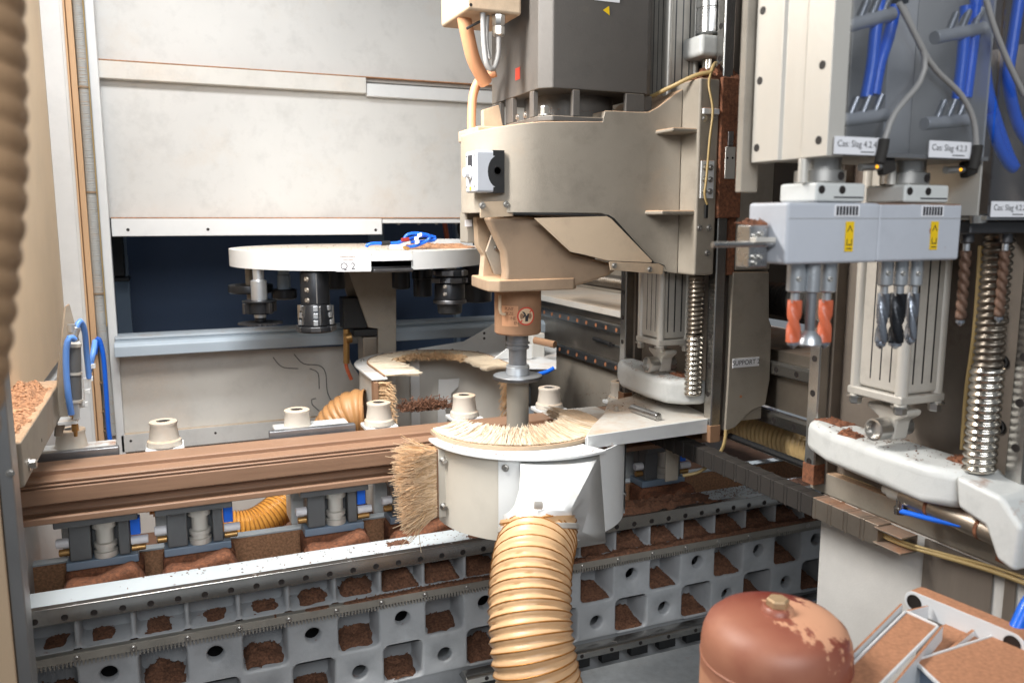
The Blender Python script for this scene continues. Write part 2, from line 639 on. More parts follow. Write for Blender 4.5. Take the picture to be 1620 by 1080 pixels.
def tank_dust():
    """thin wood flour film on the lower and left side, and a thick flaking patch near the top"""
    nt = M['red_tank'].node_tree
    N, L = nt.nodes, nt.links
    bs_ = N['Principled BSDF']
    base = bs_.inputs['Base Color'].links[0].from_socket
    geo = N.new('ShaderNodeNewGeometry')

    def math_(op, a, b=None):
        n = N.new('ShaderNodeMath')
        n.operation = op
        for k, x in enumerate((a, b)):
            if x is None:
                continue
            if isinstance(x, (int, float)):
                n.inputs[k].default_value = x
            else:
                L.new(x, n.inputs[k])
        return n.outputs[0]

    def rng(x, a, b, c=0, d=1):
        n = N.new('ShaderNodeMapRange')
        for k, q in enumerate((a, b, c, d)):
            n.inputs[k + 1].default_value = q
        L.new(x, n.inputs[0])
        return n.outputs[0]

    def dist(p):
        n = N.new('ShaderNodeVectorMath')
        n.operation = 'DISTANCE'
        L.new(geo.outputs['Position'], n.inputs[0])
        n.inputs[1].default_value = p
        return n.outputs['Value']
    nz = N.new('ShaderNodeTexNoise')
    nz.inputs['Scale'].default_value = 42
    nz.inputs['Detail'].default_value = 9
    nz.inputs['Roughness'].default_value = .68
    mp = N.new('ShaderNodeMapping')
    mp.inputs['Scale'].default_value = (1, .55, 1)
    mp.inputs['Rotation'].default_value = (0, 0, .7)
    L.new(geo.outputs['Position'], mp.inputs[0])
    L.new(mp.outputs[0], nz.inputs[0])
    n2 = N.new('ShaderNodeTexNoise')
    n2.inputs['Scale'].default_value = 9
    n2.inputs['Detail'].default_value = 6
    L.new(geo.outputs['Position'], n2.inputs[0])
    d1 = dist((.83, .85, 1.035))
    patch = rng(math_('ADD', rng(d1, .0, .12, .66, 0), math_('MULTIPLY', nz.outputs[0], 1.3)), .97, 1.01)
    sp = N.new('ShaderNodeSeparateXYZ')
    L.new(geo.outputs['Position'], sp.inputs[0])
    side = rng(math_('ADD', sp.outputs[0], math_('MULTIPLY', sp.outputs[1], .35)), 0.98, 1.15, .66, .05)
    low = rng(math_('ADD', sp.outputs[2], math_('MULTIPLY', n2.outputs[0], .01)), .952, .964, .85, 0)
    film = math_('MAXIMUM', math_('MULTIPLY', side, rng(n2.outputs[0], .25, .6, .5, 1)), math_('MULTIPLY', low, rng(side, .05, .5, .45, 1)))
    fac = math_('MAXIMUM', patch, film)
    mx = N.new('ShaderNodeMix')
    mx.data_type = 'RGBA'
    L.new(fac, mx.inputs['Factor'])
    L.new(base, mx.inputs['A'])
    mx.inputs['B'].default_value = (*srgb(204, 150, 118), 1)
    L.new(mx.outputs['Result'], bs_.inputs['Base Color'])
    L.new(rng(fac, 0, 1, .3, .75), bs_.inputs['Roughness'])


tank_dust()
mat('label_white', srgb(232, 232, 236), .5, var=.02, bump=0)
mat('ink', srgb(40, 40, 46), .6, bump=0)
mat('ink_pale', srgb(150, 132, 116), .7, bump=0)
mat('yellow', srgb(236, 196, 20), .5, var=.04, bump=0)
mat('sign_red', srgb(196, 66, 48), .6, var=.08, bump=0)
mat('notice_tan', srgb(186, 138, 104), .7, var=.12, vs=30, bump=0)
mat('ink_brown', srgb(104, 70, 50), .7, bump=0)
mat('sign_cream', srgb(208, 180, 148), .7, bump=0)
mat('orange', srgb(200, 102, 70), .38, var=.1, vs=30)
mat('orange_cable', srgb(206, 152, 114), .5, var=.1)
mat('cable_grey', srgb(150, 148, 146), .45, var=.05)
mat('cable_yellow', srgb(172, 148, 100), .5, var=.08)
mat('drill_grey', srgb(150, 156, 166), .3, metal=.85, var=.15)
mat('drill_rust', srgb(104, 80, 66), .6, metal=.4, var=.3, vs=40)
mat('box_grey', srgb(188, 192, 200), .42, var=.04, grime=.15, dust=.2, dc=srgb(150, 116, 92), upw=.3, ds=8, dk=5)
mat('box_stained', srgb(186, 190, 198), .42, var=.04, grime=.15, dust=.40, dc=srgb(140, 112, 94), upw=.3, ds=7, dk=9)
mat('alu', srgb(206, 202, 194), .4, metal=.35, var=.05, stretch=(1, 1, .2))
mat('cylinder', srgb(192, 188, 180), .4, metal=.25, var=.06, dust=.22, dc=srgb(130, 96, 72), upw=.3, ds=8, grime=.4, speck=.6)
mat('spring', srgb(196, 190, 180), .22, metal=1, var=.1)
mat('spring_dirty', srgb(120, 112, 102), .33, metal=.85, var=.3, vs=18)
mat('bracket_white', srgb(212, 214, 216), .45, var=.04, dust=.30, dc=srgb(176, 124, 92), upw=.44, ds=9, dk=9, speck=.5)
mat('rim_white', srgb(216, 216, 216), .45, var=.05, dust=.2, dc=srgb(176, 124, 92), upw=.15, ds=30, dk=8)
mat('base_panel', srgb(200, 198, 194), .5, var=.06, vs=14, dust=.16, dc=srgb(170, 146, 124), bump=.07, bs=200)
mat('brushed', srgb(142, 132, 122), .42, metal=.55, var=.22, vs=9, stretch=(1, 1, .12))
mat('hood_dusty', srgb(206, 200, 188), .5, var=.05, dust=.42, dc=srgb(206, 178, 148), upw=.4, ds=5, dk=1.6, grime=.12, speck=.2)
mat('plate_white', srgb(204, 200, 192), .5, var=.05, dust=.22, dc=srgb(190, 158, 128), upw=.34, ds=7)
mat('plate_stained_shaded', srgb(112, 103, 94), .55, var=.2, vs=9, dust=.46, dc=srgb(74, 52, 40), upw=.1, ds=6, dk=5)  # real brown stains; base also darkened as painted shade between the rails
mat('clamp_grey', srgb(104, 106, 108), .45, metal=.3, var=.15, vs=12)
mat('plug_red', srgb(150, 40, 36), .5)
mat('grey_box', srgb(138, 132, 122), .5, var=.05)
mat('tray', srgb(190, 194, 196), .45, metal=.1, var=.14, vs=40, dust=.1, dc=BROWN, upw=.3, ds=20)
mat('trough', srgb(110, 80, 62), .95, var=.3, vs=20, bump=.15, bs=200)
mat('floor_dark', srgb(60, 52, 46), .9, var=.3, vs=10)
emit('led_amber', srgb(255, 176, 30), 1.6)
# clear pane of the drill hood
g = mat('acrylic', (.9, .93, .97), .1, bump=0, var=.02, metal=1)
nb = g.node_tree.nodes
tr = nb.new('ShaderNodeBsdfTransparent')
tr.inputs[0].default_value = (.86, .88, .92, 1)
ms = nb.new('ShaderNodeMixShader')
ms.inputs[0].default_value = .1
g.node_tree.links.new(tr.outputs[0], ms.inputs[1])
g.node_tree.links.new(nb['Principled BSDF'].outputs[0], ms.inputs[2])
g.node_tree.links.new(ms.outputs[0], nb['Material Output'].inputs[0])

# ------------------------------------------------------------------ the setting
YB = 3.5
floor = build('floor', MB().box(-2.5, 3.5, -2.5, 5.5, 0.02, 0.1), M['floor_dark'])
tag(floor, 'dark dusty floor far below the machine', kind='structure')

back = thing('back_wall', 'dusty white sheet metal back wall of the machine', None, (0.5, YB, 0.7), kind='structure')
build('panel', MB().box(-.21, 2.6, YB, YB + .02, 2.16, 3.4), M['wall_white'], back)
build('panel', MB().box(-.21, 2.6, YB + .004, YB + .02, 1.60, 2.157), M['wall_white'], back)
build('strip', MB().box(-.196, .80, YB - .035, YB - .001, 2.108, 2.172), M['wall_dusty'], back, .004)
build('strip', MB().box(.802, 2.4, YB - .028, YB - .001, 2.098, 2.150), M['white_sheet'], back, .004)
build('strip', MB().box(-.196, 2.4, YB - .03, YB - .002, 2.1735, 2.177), M['sawdust_light'], back)
l1 = build('lip', MB().box(-.186, .850, YB - .04, YB + .003, 1.531, 1.598), M['white_sheet'], back, .003)
for (x, z) in ((-.13, 1.556), (.155, 1.556), (.822, 1.55)):
    hole(l1, (x, YB - .0402, z), (0, -1, 0), .006)
l2 = build('lip', MB().box(.853, 1.5, YB - .036, YB + .003, 1.578, 1.597), M['white_sheet'], back, .003)
for x in (.93, 1.02, 1.1, 1.19):
    bolt(l2, (x, YB - .01, 1.577), (0, 0, -1), .006, .006)
build('strip', MB().box(-.186, 1.5, YB - .04, YB + .001, 1.5985, 1.603), M['sawdust_light'], back)
build('panel', MB().prism([W(186, 562, Y=3.46), W(545, 548, Y=3.46), W(556, 575, Y=3.46), W(572, 600, Y=3.46), W(572, 700, Y=3.46), W(190, 735, Y=3.46)], (0, .02, 0)), M['wall_dusty'], back)
fl = build('flange', MB().box(-.205, 1.0, 3.43, 3.458, .70, .772), M['wall_white'], back, .003)
for x in (-.17, .14, .42):
    hole(fl, (x, 3.4298, .745), (0, -1, 0), .005)
# thin pressed outlines in the lower panel
for pts in ([(465, 560), (480, 575), (505, 578), (515, 590), (518, 620), (528, 640)], [(432, 565), (446, 580), (472, 583)], [(490, 583), (503, 590), (505, 615)], [(500, 630), (493, 632), (494, 640)], [(505, 650), (494, 640)]):
    build('scored_line', MB().tube([W(x, y, Y=3.4585) for x, y in pts], .0016, 5), M['ink'], back)

recess = thing('recess', 'dark navy recess behind the tool carousel', None, (.5, 4.4, 1.1), kind='structure')
build('panel', MB().box(-1.2, 3.2, 4.45, 4.5, .8, 3), M['navy'], recess)
build('panel', MB().box(-.9, 3.2, 3.52, 4.45, .72, .80), M['ledge_grey'], recess)
build('panel', MB().box(-.95, -.9, 3.52, 4.45, .8, 3), M['navy'], recess)
build('strip', MB().box(*sorted((W(185, 480, Y=4.4).x, W(207, 480, Y=4.4).x)), 4.37, 4.44, .81, 1.42), M['steel_blue'], recess)
build('strip', MB().box(W(196, 400, Y=4.3).x, W(201, 400, Y=4.3).x, 4.25, 4.3, 1.30, 1.6), M['steel_blue'], recess)
build('block', MB().box(W(174, 400, Y=4.2).x, W(196, 400, Y=4.2).x, 4.15, 4.3, 1.335, 1.62), M['black'], recess, .006)
build('block', MB().box(W(174, 400, Y=4.2).x, W(203, 400, Y=4.2).x, 4.12, 4.3, 1.315, 1.332), M['black'], recess, .004)
build('strip', MB().box(W(582, 380, Y=4.1).x, W(604, 380, Y=4.1).x, 4.05, 4.1, .81, 1.75), M['steel_blue'], recess)
build('strip', MB().box(W(716, 380, Y=4.1).x, W(722, 380, Y=4.1).x, 4.05, 4.1, .81, 1.75), M['steel_blue'], recess)
tag(build('orange_cable', MB().tube([W(702, 345, Y=4.0), W(705, 362, Y=4.0), W(708, 382, Y=4.0)], .012), M['orange']), 'short orange cable hanging in the dark gap above the carousel', 'cable')
tag(build('black_cable', MB().tube([W(738, 340, Y=4.0), W(725, 360, Y=4.0), W(735, 390, Y=4.0)], .006), M['black']), 'thin black cable curving in the gap beside the spindle arm', 'cable')

led = thing('rear_ledge', 'long blue grey steel ledge under the dark recess', 'ledge', (.4, 3.4, 1.07))
build('front_strip', MB().prism([(-.2, 3.34, 1.088), (-.2, 3.34, 1.128), (-.2, 3.355, 1.142), (-.2, 3.46, 1.142), (-.2, 3.46, 1.088)], (2.2, 0, 0)), M['ledge_blue'], led, .004)
build('top_strip', MB().prism([(-.2, 3.41, 1.143), (-.2, 3.41, 1.152), (-.2, 3.42, 1.158), (-.2, 3.50, 1.158), (-.2, 3.50, 1.143)], (2.2, 0, 0)), M['ledge_grey'], led, .003)

# left side
lw = thing('left_wall', 'left side wall, dusty orange panel beside a white one', None, (-.3, 2.6, 1.1), kind='structure')
build('panel', MB().box(-.40, -.36, 1.66, 3.43, 1.12, 3.2), M['tan_panel'], lw)
build('panel', MB().box(-.359, -.298, 3.405, 3.44, .6, 3.2), M['white_sheet'], lw)
build('panel', MB().box(-.40, -.36, 1.66, 3.43, .4, 1.08), M['white_sheet'], lw)
build('strip', MB().box(-.297, -.288, 3.40, 3.43, .68, 3.2), M['white_sheet'], lw)
build('strip', MB().box(-.287, -.281, 3.39, 3.43, .68, 3.2), M['wood_strip'], lw)
build('strip', MB().box(-.279, -.2585, 3.40, 3.44, .70, 3.2), M['wood_strip'], lw, .003)
build('corner_post', MB().box(-.222, -.19, 3.43, 3.475, .68, 3.2), M['white_sheet'], lw, .004)
build('panel', MB().box(-.36, -.223, 3.46, 3.48, .5, 3.2), M['wall_white'], lw)
build('kick_plate', MB().box(-.42, -.19, 3.05, 3.43, .64, .69), M['steel_stained'], lw, .004)

sill = build('ledge', MB().box(-.359, -.27, 1.72, 2.36, 1.10, 1.19), M['cast_dusty'], None, .006)
tag(sill, 'dusty white metal ledge with wood dust on top, left side', 'ledge')
bolt(sill, W(46, 734, X=-.27), (1, 0, 0), .009, .012)
hole(sill, W(66, 696, X=-.27), (1, 0, 0), .004)
mb = MB()
heap(mb, -.357, -.275, 1.74, 2.27, 1.189, .012, 30, 60, .5, lambda u, v: .4 + .6 * v, 900, 4)
heap(mb, -.357, -.29, 2.0, 2.27, 1.189, .022, 26, 34, .5, None, 600, 9)
tag(build('sawdust', mb, M['sawdust_light'], kind='stuff'), 'pale brown sawdust strewn over the left ledge', 'sawdust')

post = thing('door_post', 'tan and grey steel door post at the left edge', 'post', (-.3, 1.62, .1))
build('face', MB().box(-.325, -.291, 1.60, 1.66, .1, 2.7), M['post_tan'], post, .003)
build('edge', MB().box(-.290, -.268, 1.605, 1.66, .1, 2.7), M['post_grey'], post, .003)
build('edge', MB().box(-.36, -.327, 1.61, 1.66, .1, 2.7), M['steel_blue'], post, .003)
bolt(post, W(16, 748, Y=1.6), (0, -1, 0), .005, .004)

hose('suction_hose', [V((-.146, .78, 2.2)), V((-.148, .77, 1.9)), V((-.153, .75, 1.7)), V((-.163, .73, 1.58)), V((-.195, .70, 1.42)), V((-.27, .66, 1.28))], .06, .021, .004, M['hose_near'], n=40)
tag(bpy.data.objects['suction_hose'], 'blurred brown ribbed hose close to the camera at the left edge', 'hose')

cd = thing('cable_conduit', 'grey ribbed cable conduit strapped up the left corner', 'conduit', (-.24, 3.41, .7))
hose('conduit', [(-.240, 3.412, 3.2), (-.240, 3.412, 2.2), (-.242, 3.412, 1.3), (-.236, 3.412, .95), (-.234, 3.412, .78)], .0165, .0062, .0022, M['conduit'], cd, n=16, helix=False)
for z in (2.06, 1.69, 1.32, .985, .875, .80):
    build('cable_tie', MB().lathe((-.241 if z > 1 else -.245, 3.412, z), (0, 0, 1), [(.0205, 0), (.0205, .006), (.018, .006), (.018, 0), (.0205, 0)], 16), M['tie'], cd)
build('side_wire', MB().tube([(-.222, 3.40, 3.1), (-.222, 3.40, 1.2)], .0022, 6, .2), M['cable_yellow'], cd)
tag(build('air_tube', MB().tube([W(150, 560, Y=3.38), W(155, 535, Y=3.38), W(163, 560, Y=3.38), W(168, 620, Y=3.38), W(172, 680, Y=3.38), W(177, 712, Y=3.38)], .0085), M['blue']), 'blue air tube running down beside the grey conduit', 'tube')

# pneumatic valve on its plate by the left ledge
YV = 2.25
pv = thing('air_valve', 'small pneumatic valve with blue tubes on an upright plate', 'valve', W(110, 690, Y=YV))
build('plate', MB().prism([W(88, 690, Y=YV + .03), W(93, 590, Y=YV + .03), W(104, 486, Y=YV + .03), W(110, 481, Y=YV + .03), W(126, 540, Y=YV + .03), W(124, 600, Y=YV + .03), W(98, 690, Y=YV + .03)], (-.004, .005, 0)), M['cast_dusty'], pv)


def PV(x, y, d=0):
    return W(x, y, Y=YV + d)


bd = build('body', MB().cyl(PV(116, 588, -.03), PV(115, 546, -.03), .0175).cyl(PV(117, 632, -.03), PV(116, 591, -.03), .0175), M['clamp_grey'], pv, .002)
build('collar', MB().cyl(PV(116, 592, -.03), PV(116, 588, -.03), .0195).cyl(PV(117, 635, -.03), PV(117, 631, -.03), .0195).cyl(PV(115, 548, -.03), PV(115, 543, -.03), .0195), M['alu'], bd)
build('bracket', MB().box(PV(127, 600).x, PV(131, 600).x, YV - .02, YV + .02, PV(130, 640).z, PV(130, 540).z), M['white_sheet'], pv, .001)
sf = build('foot_plate', MB().box(PV(93, 660).x, PV(124, 660).x, YV - .03, YV + .03, PV(100, 668).z, PV(100, 663).z), M['white_sheet'], pv, .001)
build('tab', MB().box(PV(116, 640).x, PV(127, 640).x, YV - .028, YV - .024, PV(120, 660).z, PV(120, 622).z), M['white_sheet'], pv, .002)
hole(pv, PV(122, 630, -.0285), (0, -1, 0), .004)
for k in range(4):
    build('clip', MB().obox(PV(131 + k * 4, 640 - 20 * k, .03 * k), (.012, 0, .002), (0, .004, 0), (0, 0, .006)), M['white_sheet'], pv, .001)
build('nipple', MB().lathe(PV(120, 690), (0, 0, 1), [(.004, 0), (.005, .012), (.008, .014), (.008, .03), (.006, .032), (.006, .05), (.011, .052), (.011, .068)], 12), M['brass'], pv)
build('fitting', MB().lathe(PV(116, 545), (0, 0, 1), [(.012, 0), (.012, .012), (.007, .014), (.007, .03), (.011, .032), (.011, .05), (.005, .05)], 12), M['tool_silver'], pv)
build('fitting', MB().cyl(PV(114, 536), PV(122, 517), .010), M['tool_silver'], pv, .002)
build('air_tube', MB().tube([PV(118, 537, -.05), PV(110, 534, -.06), PV(105, 552, -.06), PV(105, 590, -.06), PV(108, 625, -.06), PV(113, 655, -.05)], .0075), M['blue_pale'], pv)
build('air_tube', MB().tube([PV(121, 518, 0), PV(127, 508, .01), PV(134, 525, .03), PV(137, 560, .05), PV(141, 598, .06)], .007), M['blue_pale'], pv)
build('air_tube', MB().tube([PV(141, 588, .1), PV(147, 560, .1), PV(150, 540, .15)], .007), M['blue_pale'], pv)

# ------------------------------------------------------------------ machine bed
YF = 2.05
X0, X1 = -.64, 2.26
bed = thing('machine_bed', 'grey cast machine bed with pockets, rails and rack', 'machine bed', (.8, YF, .1))


def ring(mb, x0, x1, z0, z1, y, a, b, r, depth, cz=None, cap=True, e=.005, slope=0):
    """a cell of the casting's face with a rounded opening of half size a x b"""
    cx, cc = (x0 + x1) / 2, (z0 + z1) / 2 if cz is None else cz
    outer, lip, inn, deep = [], [], [], []
    for (sx, sz) in ((1, 1), (-1, 1), (-1, -1), (1, -1)):
        js = range(5) if sx * sz > 0 else range(4, -1, -1)
        for j in js:
            t = PI / 2 * j / 4
            XX = x1 if sx > 0 else x0
            ZZ = z1 if sz > 0 else z0
            kx, kz = cx + sx * (a - r), cc + sz * (b - r)
            ex, ez = cx + sx * (a + e - (r + e)), cc + sz * (b - r)
            if j <= 2:
                outer.append((XX, y, kz + (ZZ - kz) * j / 2))
            else:
                outer.append((XX + (kx - XX) * (j - 2) / 2, y, ZZ))
            c, s_ = math.cos(t), math.sin(t)
            lip.append((ex + sx * (r + e) * c, y, ez + sz * (r + e) * s_))
            inn.append((kx + sx * r * c, y + e, kz + sz * r * s_))
            deep.append((kx + sx * r * c * (1 - slope) - sx * slope * (a - r), y + depth, kz + sz * r * s_))
    n = len(outer)
    vs = outer + lip + inn + deep
    fs = []
    for k in range(3):
        for i in range(n):
            j = (i + 1) % n
            fs.append((k * n + j, k * n + i, (k + 1) * n + i, (k + 1) * n + j)[::-1])
    if cap:
        fs.append(tuple(3 * n + i for i in range(n)))
    mb.add(vs, fs)


ZR, ZP, ZK, ZA, ZC = .685, .605, .572, .452, .345
cast = MB()
ph = W(122, 1010, Y=YF).x % .12
k0 = int((X0 - ph) / .12)
heaps = MB()
kk = 0
xs = [ph + .12 * k for k in range(k0, k0 + 25)]
for k, x in enumerate(xs):
    ring(cast, x, x + .12, ZP, ZR, YF, .0548, .0385, .010, .085)
holeph = 0 if abs((W(355, 1025, Y=YF).x - (ph + .06)) / .24 % 1 - .5) > .25 else 1
for k, x in enumerate(xs):
    kq = k0 + k
    for row, (za, zb) in enumerate(((ZA, ZK), (ZC, ZA))):
        isround = (kq + row) % 2 == holeph
        if isround:
            ring(cast, x, x + .12, za, zb, YF, .0205, .0205, .0204, .03, cz=(za + zb) / 2 + (.012 if row == 0 else -.006), cap=False)
        else:
            ring(cast, x, x + .12, za, zb, YF, .054, .052, .016, .116)
build('casting', cast, M['bed_grey'], bed, angle=50)
bolt_r = MB()
build('inner_wall', MB().box(X0, X1, YF + .118, 2.175, .12, .688), M['black'], bed)  # black colour stands in for the shade inside the round holes
build('body', MB().box(X0, X1, YF + .02, YF + .117, .12, ZC - .001), M['bed_grey'], bed)
build('top_plate', MB().box(X0, X1, YF - .012, 2.13, .691, .7235), M['bed_top'], bed, .003)
rail = build('rail', MB().prism([(X0, YF - .034, ZR + .002), (X0, YF - .034, ZR + .028), (X0, YF - .030, ZR + .036), (X0, YF - .030, .7245), (X0, YF - .014, .7275), (X0, YF - .013, ZR + .002)], (X1 - X0, 0, 0)), M['steel_rail'], bed, .0015)
rx = W(365, 926, Y=YF - .034).x % .06
x = rx - .06 * 12
while x < X1:
    if x > X0:
        hole(rail, (x, YF - .0341, ZR + .016), (0, -1, 0), .0075)
    x += .06
rk = MB().box(X0, X1, YF - .022, YF - .0005, ZK + .012, ZP - .003)
x = X0
while x < X1:
    rk.prism([(x, YF - .0205, ZK + .0118), (x + .006, YF - .0205, ZK + .0118), (x + .0042, YF - .0205, ZK - .001), (x + .0018, YF - .0205, ZK - .001)], (0, .016, 0))
    x += .0086
rack = build('rack', rk, M['rack_steel'], bed)
x = W(455, 965, Y=YF).x % .12 - .12 * 6
while x < X1:
    if x > X0:
        bolt(rack, (x, YF - .0222, ZP - .014), (0, -1, 0), .0055, .003, 'socket')
    x += .12
low = build('rail', MB().prism([(.7, YF - .05, .315), (.7, YF - .05, .334), (.7, YF - .04, .341), (.7, YF - .01, .341), (.7, YF + .018, .315)], (X1 - .7, 0, 0)), M['steel_rail'], bed, .002)
for k in range(14):
    hole(low, (.76 + .1 * k, YF - .0502, .326), (0, -1, 0), .006)
    build('slot', MB().box(.73 + .1 * k, .79 + .1 * k, YF - .045, YF - .02, .285, .3125), M['black'], bed, .002)
build('tray', MB().box(.4, X1, 1.80, 2.0, .265, .28).box(.4, X1, 1.78, 1.80, .265, .30), M['tray'], bed, .003)

# sawdust lying in the pockets and on the bed
for k, x in enumerate(xs):
    cx = x + .06
    amt = max(0, min(1, (cx - .15) / .45)) if cx < .9 else 1
    hgt = .008 + .03 * amt + RND.uniform(-.004, .006)
    wd = .03 + .0235 * min(1, amt * 1.6)
    if x > -.5:
        sh = RND.uniform(-.012, .012) * (1 - amt)
        heap(heaps, cx - wd + sh, cx + wd + sh, YF + .006, YF + .0845, ZP + .001, hgt, 20, 11, .3, lambda u, v: (.35 + .75 * v) * (1 - .5 * (2 * u - 1) ** 2 * (1 - amt)), 160, k, thr=.2 if amt < .6 else 0)
    for row, (za, zb) in enumerate(((ZA, ZK), (ZC, ZA))):
        if (k0 + k + row) % 2 != holeph and RND.random() < .92:
            tilt = RND.uniform(-.5, .5)
            heap(heaps, x + .0065, x + .1135, YF + .006, YF + .1155, (za + zb) / 2 - .0515, RND.uniform(.025, .05) * (1 if x > .6 else .62), 20, 11, .35, lambda u, v, t=tilt: (.3 + .8 * v) * (1 + t * (u - .5)), 150, k + 7 * row, thr=0 if x > .7 else .12)
for (xa, xb, ya, yb, h) in ((.72, 1.02, 2.03, 2.122, .010), (1.06, 1.56, 2.02, 2.128, .016), (1.72, 2.0, 2.03, 2.12, .006), (.50, .57, 2.075, 2.11, .004)):
    heap(heaps, xa, xb, ya, yb, .7232, h, 40, 14, .6, None, int(900 * (xb - xa)), int(xa * 10))
pts = []
for _ in range(900):
    xx = RND.triangular(-.3, 2.1, 1.75)
    pts.append((xx, RND.uniform(2.02, 2.128), .7236))
for _ in range(700):
    pts.append((RND.uniform(1.45, 2.05), RND.uniform(2.02, 2.128), .7236))
for _ in range(350):
    pts.append((RND.uniform(.9, 2.1), RND.uniform(YF - .022, YF), ZP - .002))
chips(heaps, pts, .0008, .003)
heap(heaps, .2, 2.2, YF - .021, YF + .006, ZP - .003, .010, 160, 5, .6, lambda u, v: min(1, u * 2.2), 1400, 3, thr=.05)
tag(build('sawdust', heaps, M['sawdust'], kind='stuff'), 'brown sawdust filling the pockets and top of the machine bed', 'sawdust')

tr_ = thing('bed_trough', 'brown dust covered trough behind the machine bed', 'trough', (.6, 2.8, .5))
build('bottom', MB().box(X0 - .4, 3.0, 2.177, 3.46, .42, .52), M['trough'], tr_)
build('back_sheet', MB().box(X0, 2.3, 3.0, 3.01, .521, .64), M['wall_white'], tr_)
build('inner_rail', MB().box(X0, 2.3, 2.30, 2.325, .521, .722), M['sawdust_light'], tr_, .003)
build('rail_cap', MB().box(X0, 2.3, 2.297, 2.33, .7225, .728), M['bed_top'], tr_, .001)

# ------------------------------------------------------------------ the timber being machined
prof = [(2.292, .996), (2.206, .996), (2.204, .994), (2.204, .984), (2.160, .9835), (2.158, .981), (2.158, .978), (2.163, .977), (2.163, .9745), (2.155, .974), (2.153, .9725), (2.153, .970), (2.159, .969), (2.159, .9665), (2.151, .966),
        (2.150, .964), (2.150, .930), (2.153, .928), (2.186, .926), (2.190, .922), (2.190, .899), (2.187, .8955), (2.153, .8955), (2.150, .893), (2.150, .881), (2.152, .879), (2.292, .879)]
tb = build('timber_beam', MB().prism([(-.9, y, z) for (y, z) in prof], (2.68, 0, 0)), M['timber'], None, .0012, angle=25)
tag(tb, 'long moulded reddish brown timber passing behind the suction hood', 'timber')

# clamps that carry the timber below


def make_clamp(x):
    c = thing('timber_clamp', None, 'clamp', (x, 2.3, .64), 'clamps carrying the timber')
    bs = build('base', MB().prism([(x - .095, 2.15, .53), (x - .095, 2.15, .70), (x - .075, 2.15, .722), (x - .02, 2.15, .715), (x + .03, 2.15, .732), (x + .07, 2.15, .745), (x + .095, 2.15, .70), (x + .095, 2.15, .53)], (0, .06, 0)).box(x - .09, x + .09, 2.2105, 2.29, .53, .73), M['rust_dust'], c, .022, 4, 80)
    build('plate', MB().box(x - .085, x + .08, 2.212, 2.292, .7305, .752), M['steel_blue'], c, .003)
    build('body', MB().box(x - .075, x + .062, 2.255, 2.29, .753, .858), M['clamp_grey'], c, .004)
    build('side_block', MB().box(x - .075, x - .026, 2.215, 2.2545, .753, .858), M['clamp_grey'], c, .004)
    build('side_block', MB().box(x + .036, x + .062, 2.215, 2.2545, .753, .858), M['clamp_grey'], c, .004)
    build('top_plate', MB().box(x - .10, x + .085, 2.165, 2.295, .859, .878), M['clamp_grey'], c, .003)
    build('piston', MB().lathe((x + .005, 2.235, .753), (0, 0, 1), [(.028, 0), (.028, .014), (.023, .016), (.023, .024), (.027, .026), (.027, .036), (.021, .038), (.021, .075), (.029, .077), (.029, .105)], 22), M['alu'], c)
    build('valve', MB().box(x + .064, x + .088, 2.22, 2.25, .80, .845), M['blue'], c, .003)
    build('fitting', MB().cyl((x + .064, 2.225, .785), (x + .105, 2.225, .785), .011), M['label_white'], c, .002)
    build('fitting', MB().cyl((x + .064, 2.225, .765), (x + .098, 2.225, .765), .008), M['brass'], c, .002)
    build('plug', MB().cyl((x - .105, 2.23, .80), (x - .0755, 2.23, .80), .012), M['label_white'], c, .002)
    build('plug', MB().cyl((x - .10, 2.23, .775), (x - .0755, 2.23, .775), .009), M['brass'], c, .002)
    build('column', MB().box(x - .105, x - .035, 2.335, 2.44, .72, .972), M['cast_white'], c, .008)
    build('jaw', MB().box(x - .118, x - .02, 2.345, 2.43, .973, .985), M['white_sheet'], c, .003)
    kb = build('knob', MB().lathe((x - .07, 2.385, .986), (0, 0, 1), [(.046, 0), (.044, .014), (.039, .018), (.034, .055), (.036, .06), (.036, .066), (.03, .068), (.018, .068), (.018, .058)], 28), M['knob_dusty'], c, .001)
    build('pin', MB().cyl((x - .07, 2.385, 1.04), (x - .07, 2.385, 1.052), .0185), M['black'], kb)
    return c


clamp = make_clamp(0)
clx = [-.19, .035, .392, .633, .905, 1.20, 1.47]
cll = ['timber clamp at far left, just right of the door post', 'timber clamp with a white knob, second from the left', 'timber clamp left of the rear brown hose, its flat jaw in view', 'timber clamp just left of the bristle brush',
       'timber clamp whose dusty knob shows left of the spindle tool', 'timber clamp whose dusty knob shows right of the spindle tool', 'rightmost timber clamp, beyond the suction hood near the hanging tab']
base_m = WM[clamp.name]
clamp_parts = [base_m.inverted() @ WM[c.name] for c in clamp.children]
for i in range(1, 7):
    c = copy_tree(clamp, Matrix.Translation((clx[i], 2.3, .64)))
    tag(c, cll[i])
for ch in list(clamp.children) + [g for ch in clamp.children for g in ch.children]:
    pass
clamp.matrix_basis = Matrix.Translation((clx[0], 2.3, .64))
tag(clamp, cll[0])
cl3 = [o for o in bpy.data.objects if o.get('label') == cll[2]][0]
for (o_, xa, xb) in ((cl3, W(425, 700, Y=2.34).x, W(560, 685, Y=2.34).x), (clamp, W(30, 735, Y=2.34).x, W(190, 720, Y=2.34).x)):
    WM[o_.name] = o_.matrix_basis.copy()
    build('jaw_bar', MB().box(xa, xb, 2.31, 2.334, .985, 1.012), M['steel_mid'], o_, .003)
    build('jaw_plate', MB().box(xa + .02, xb - .01, 2.3345, 2.42, .986, 1.006), M['cast_white'], o_, .004)

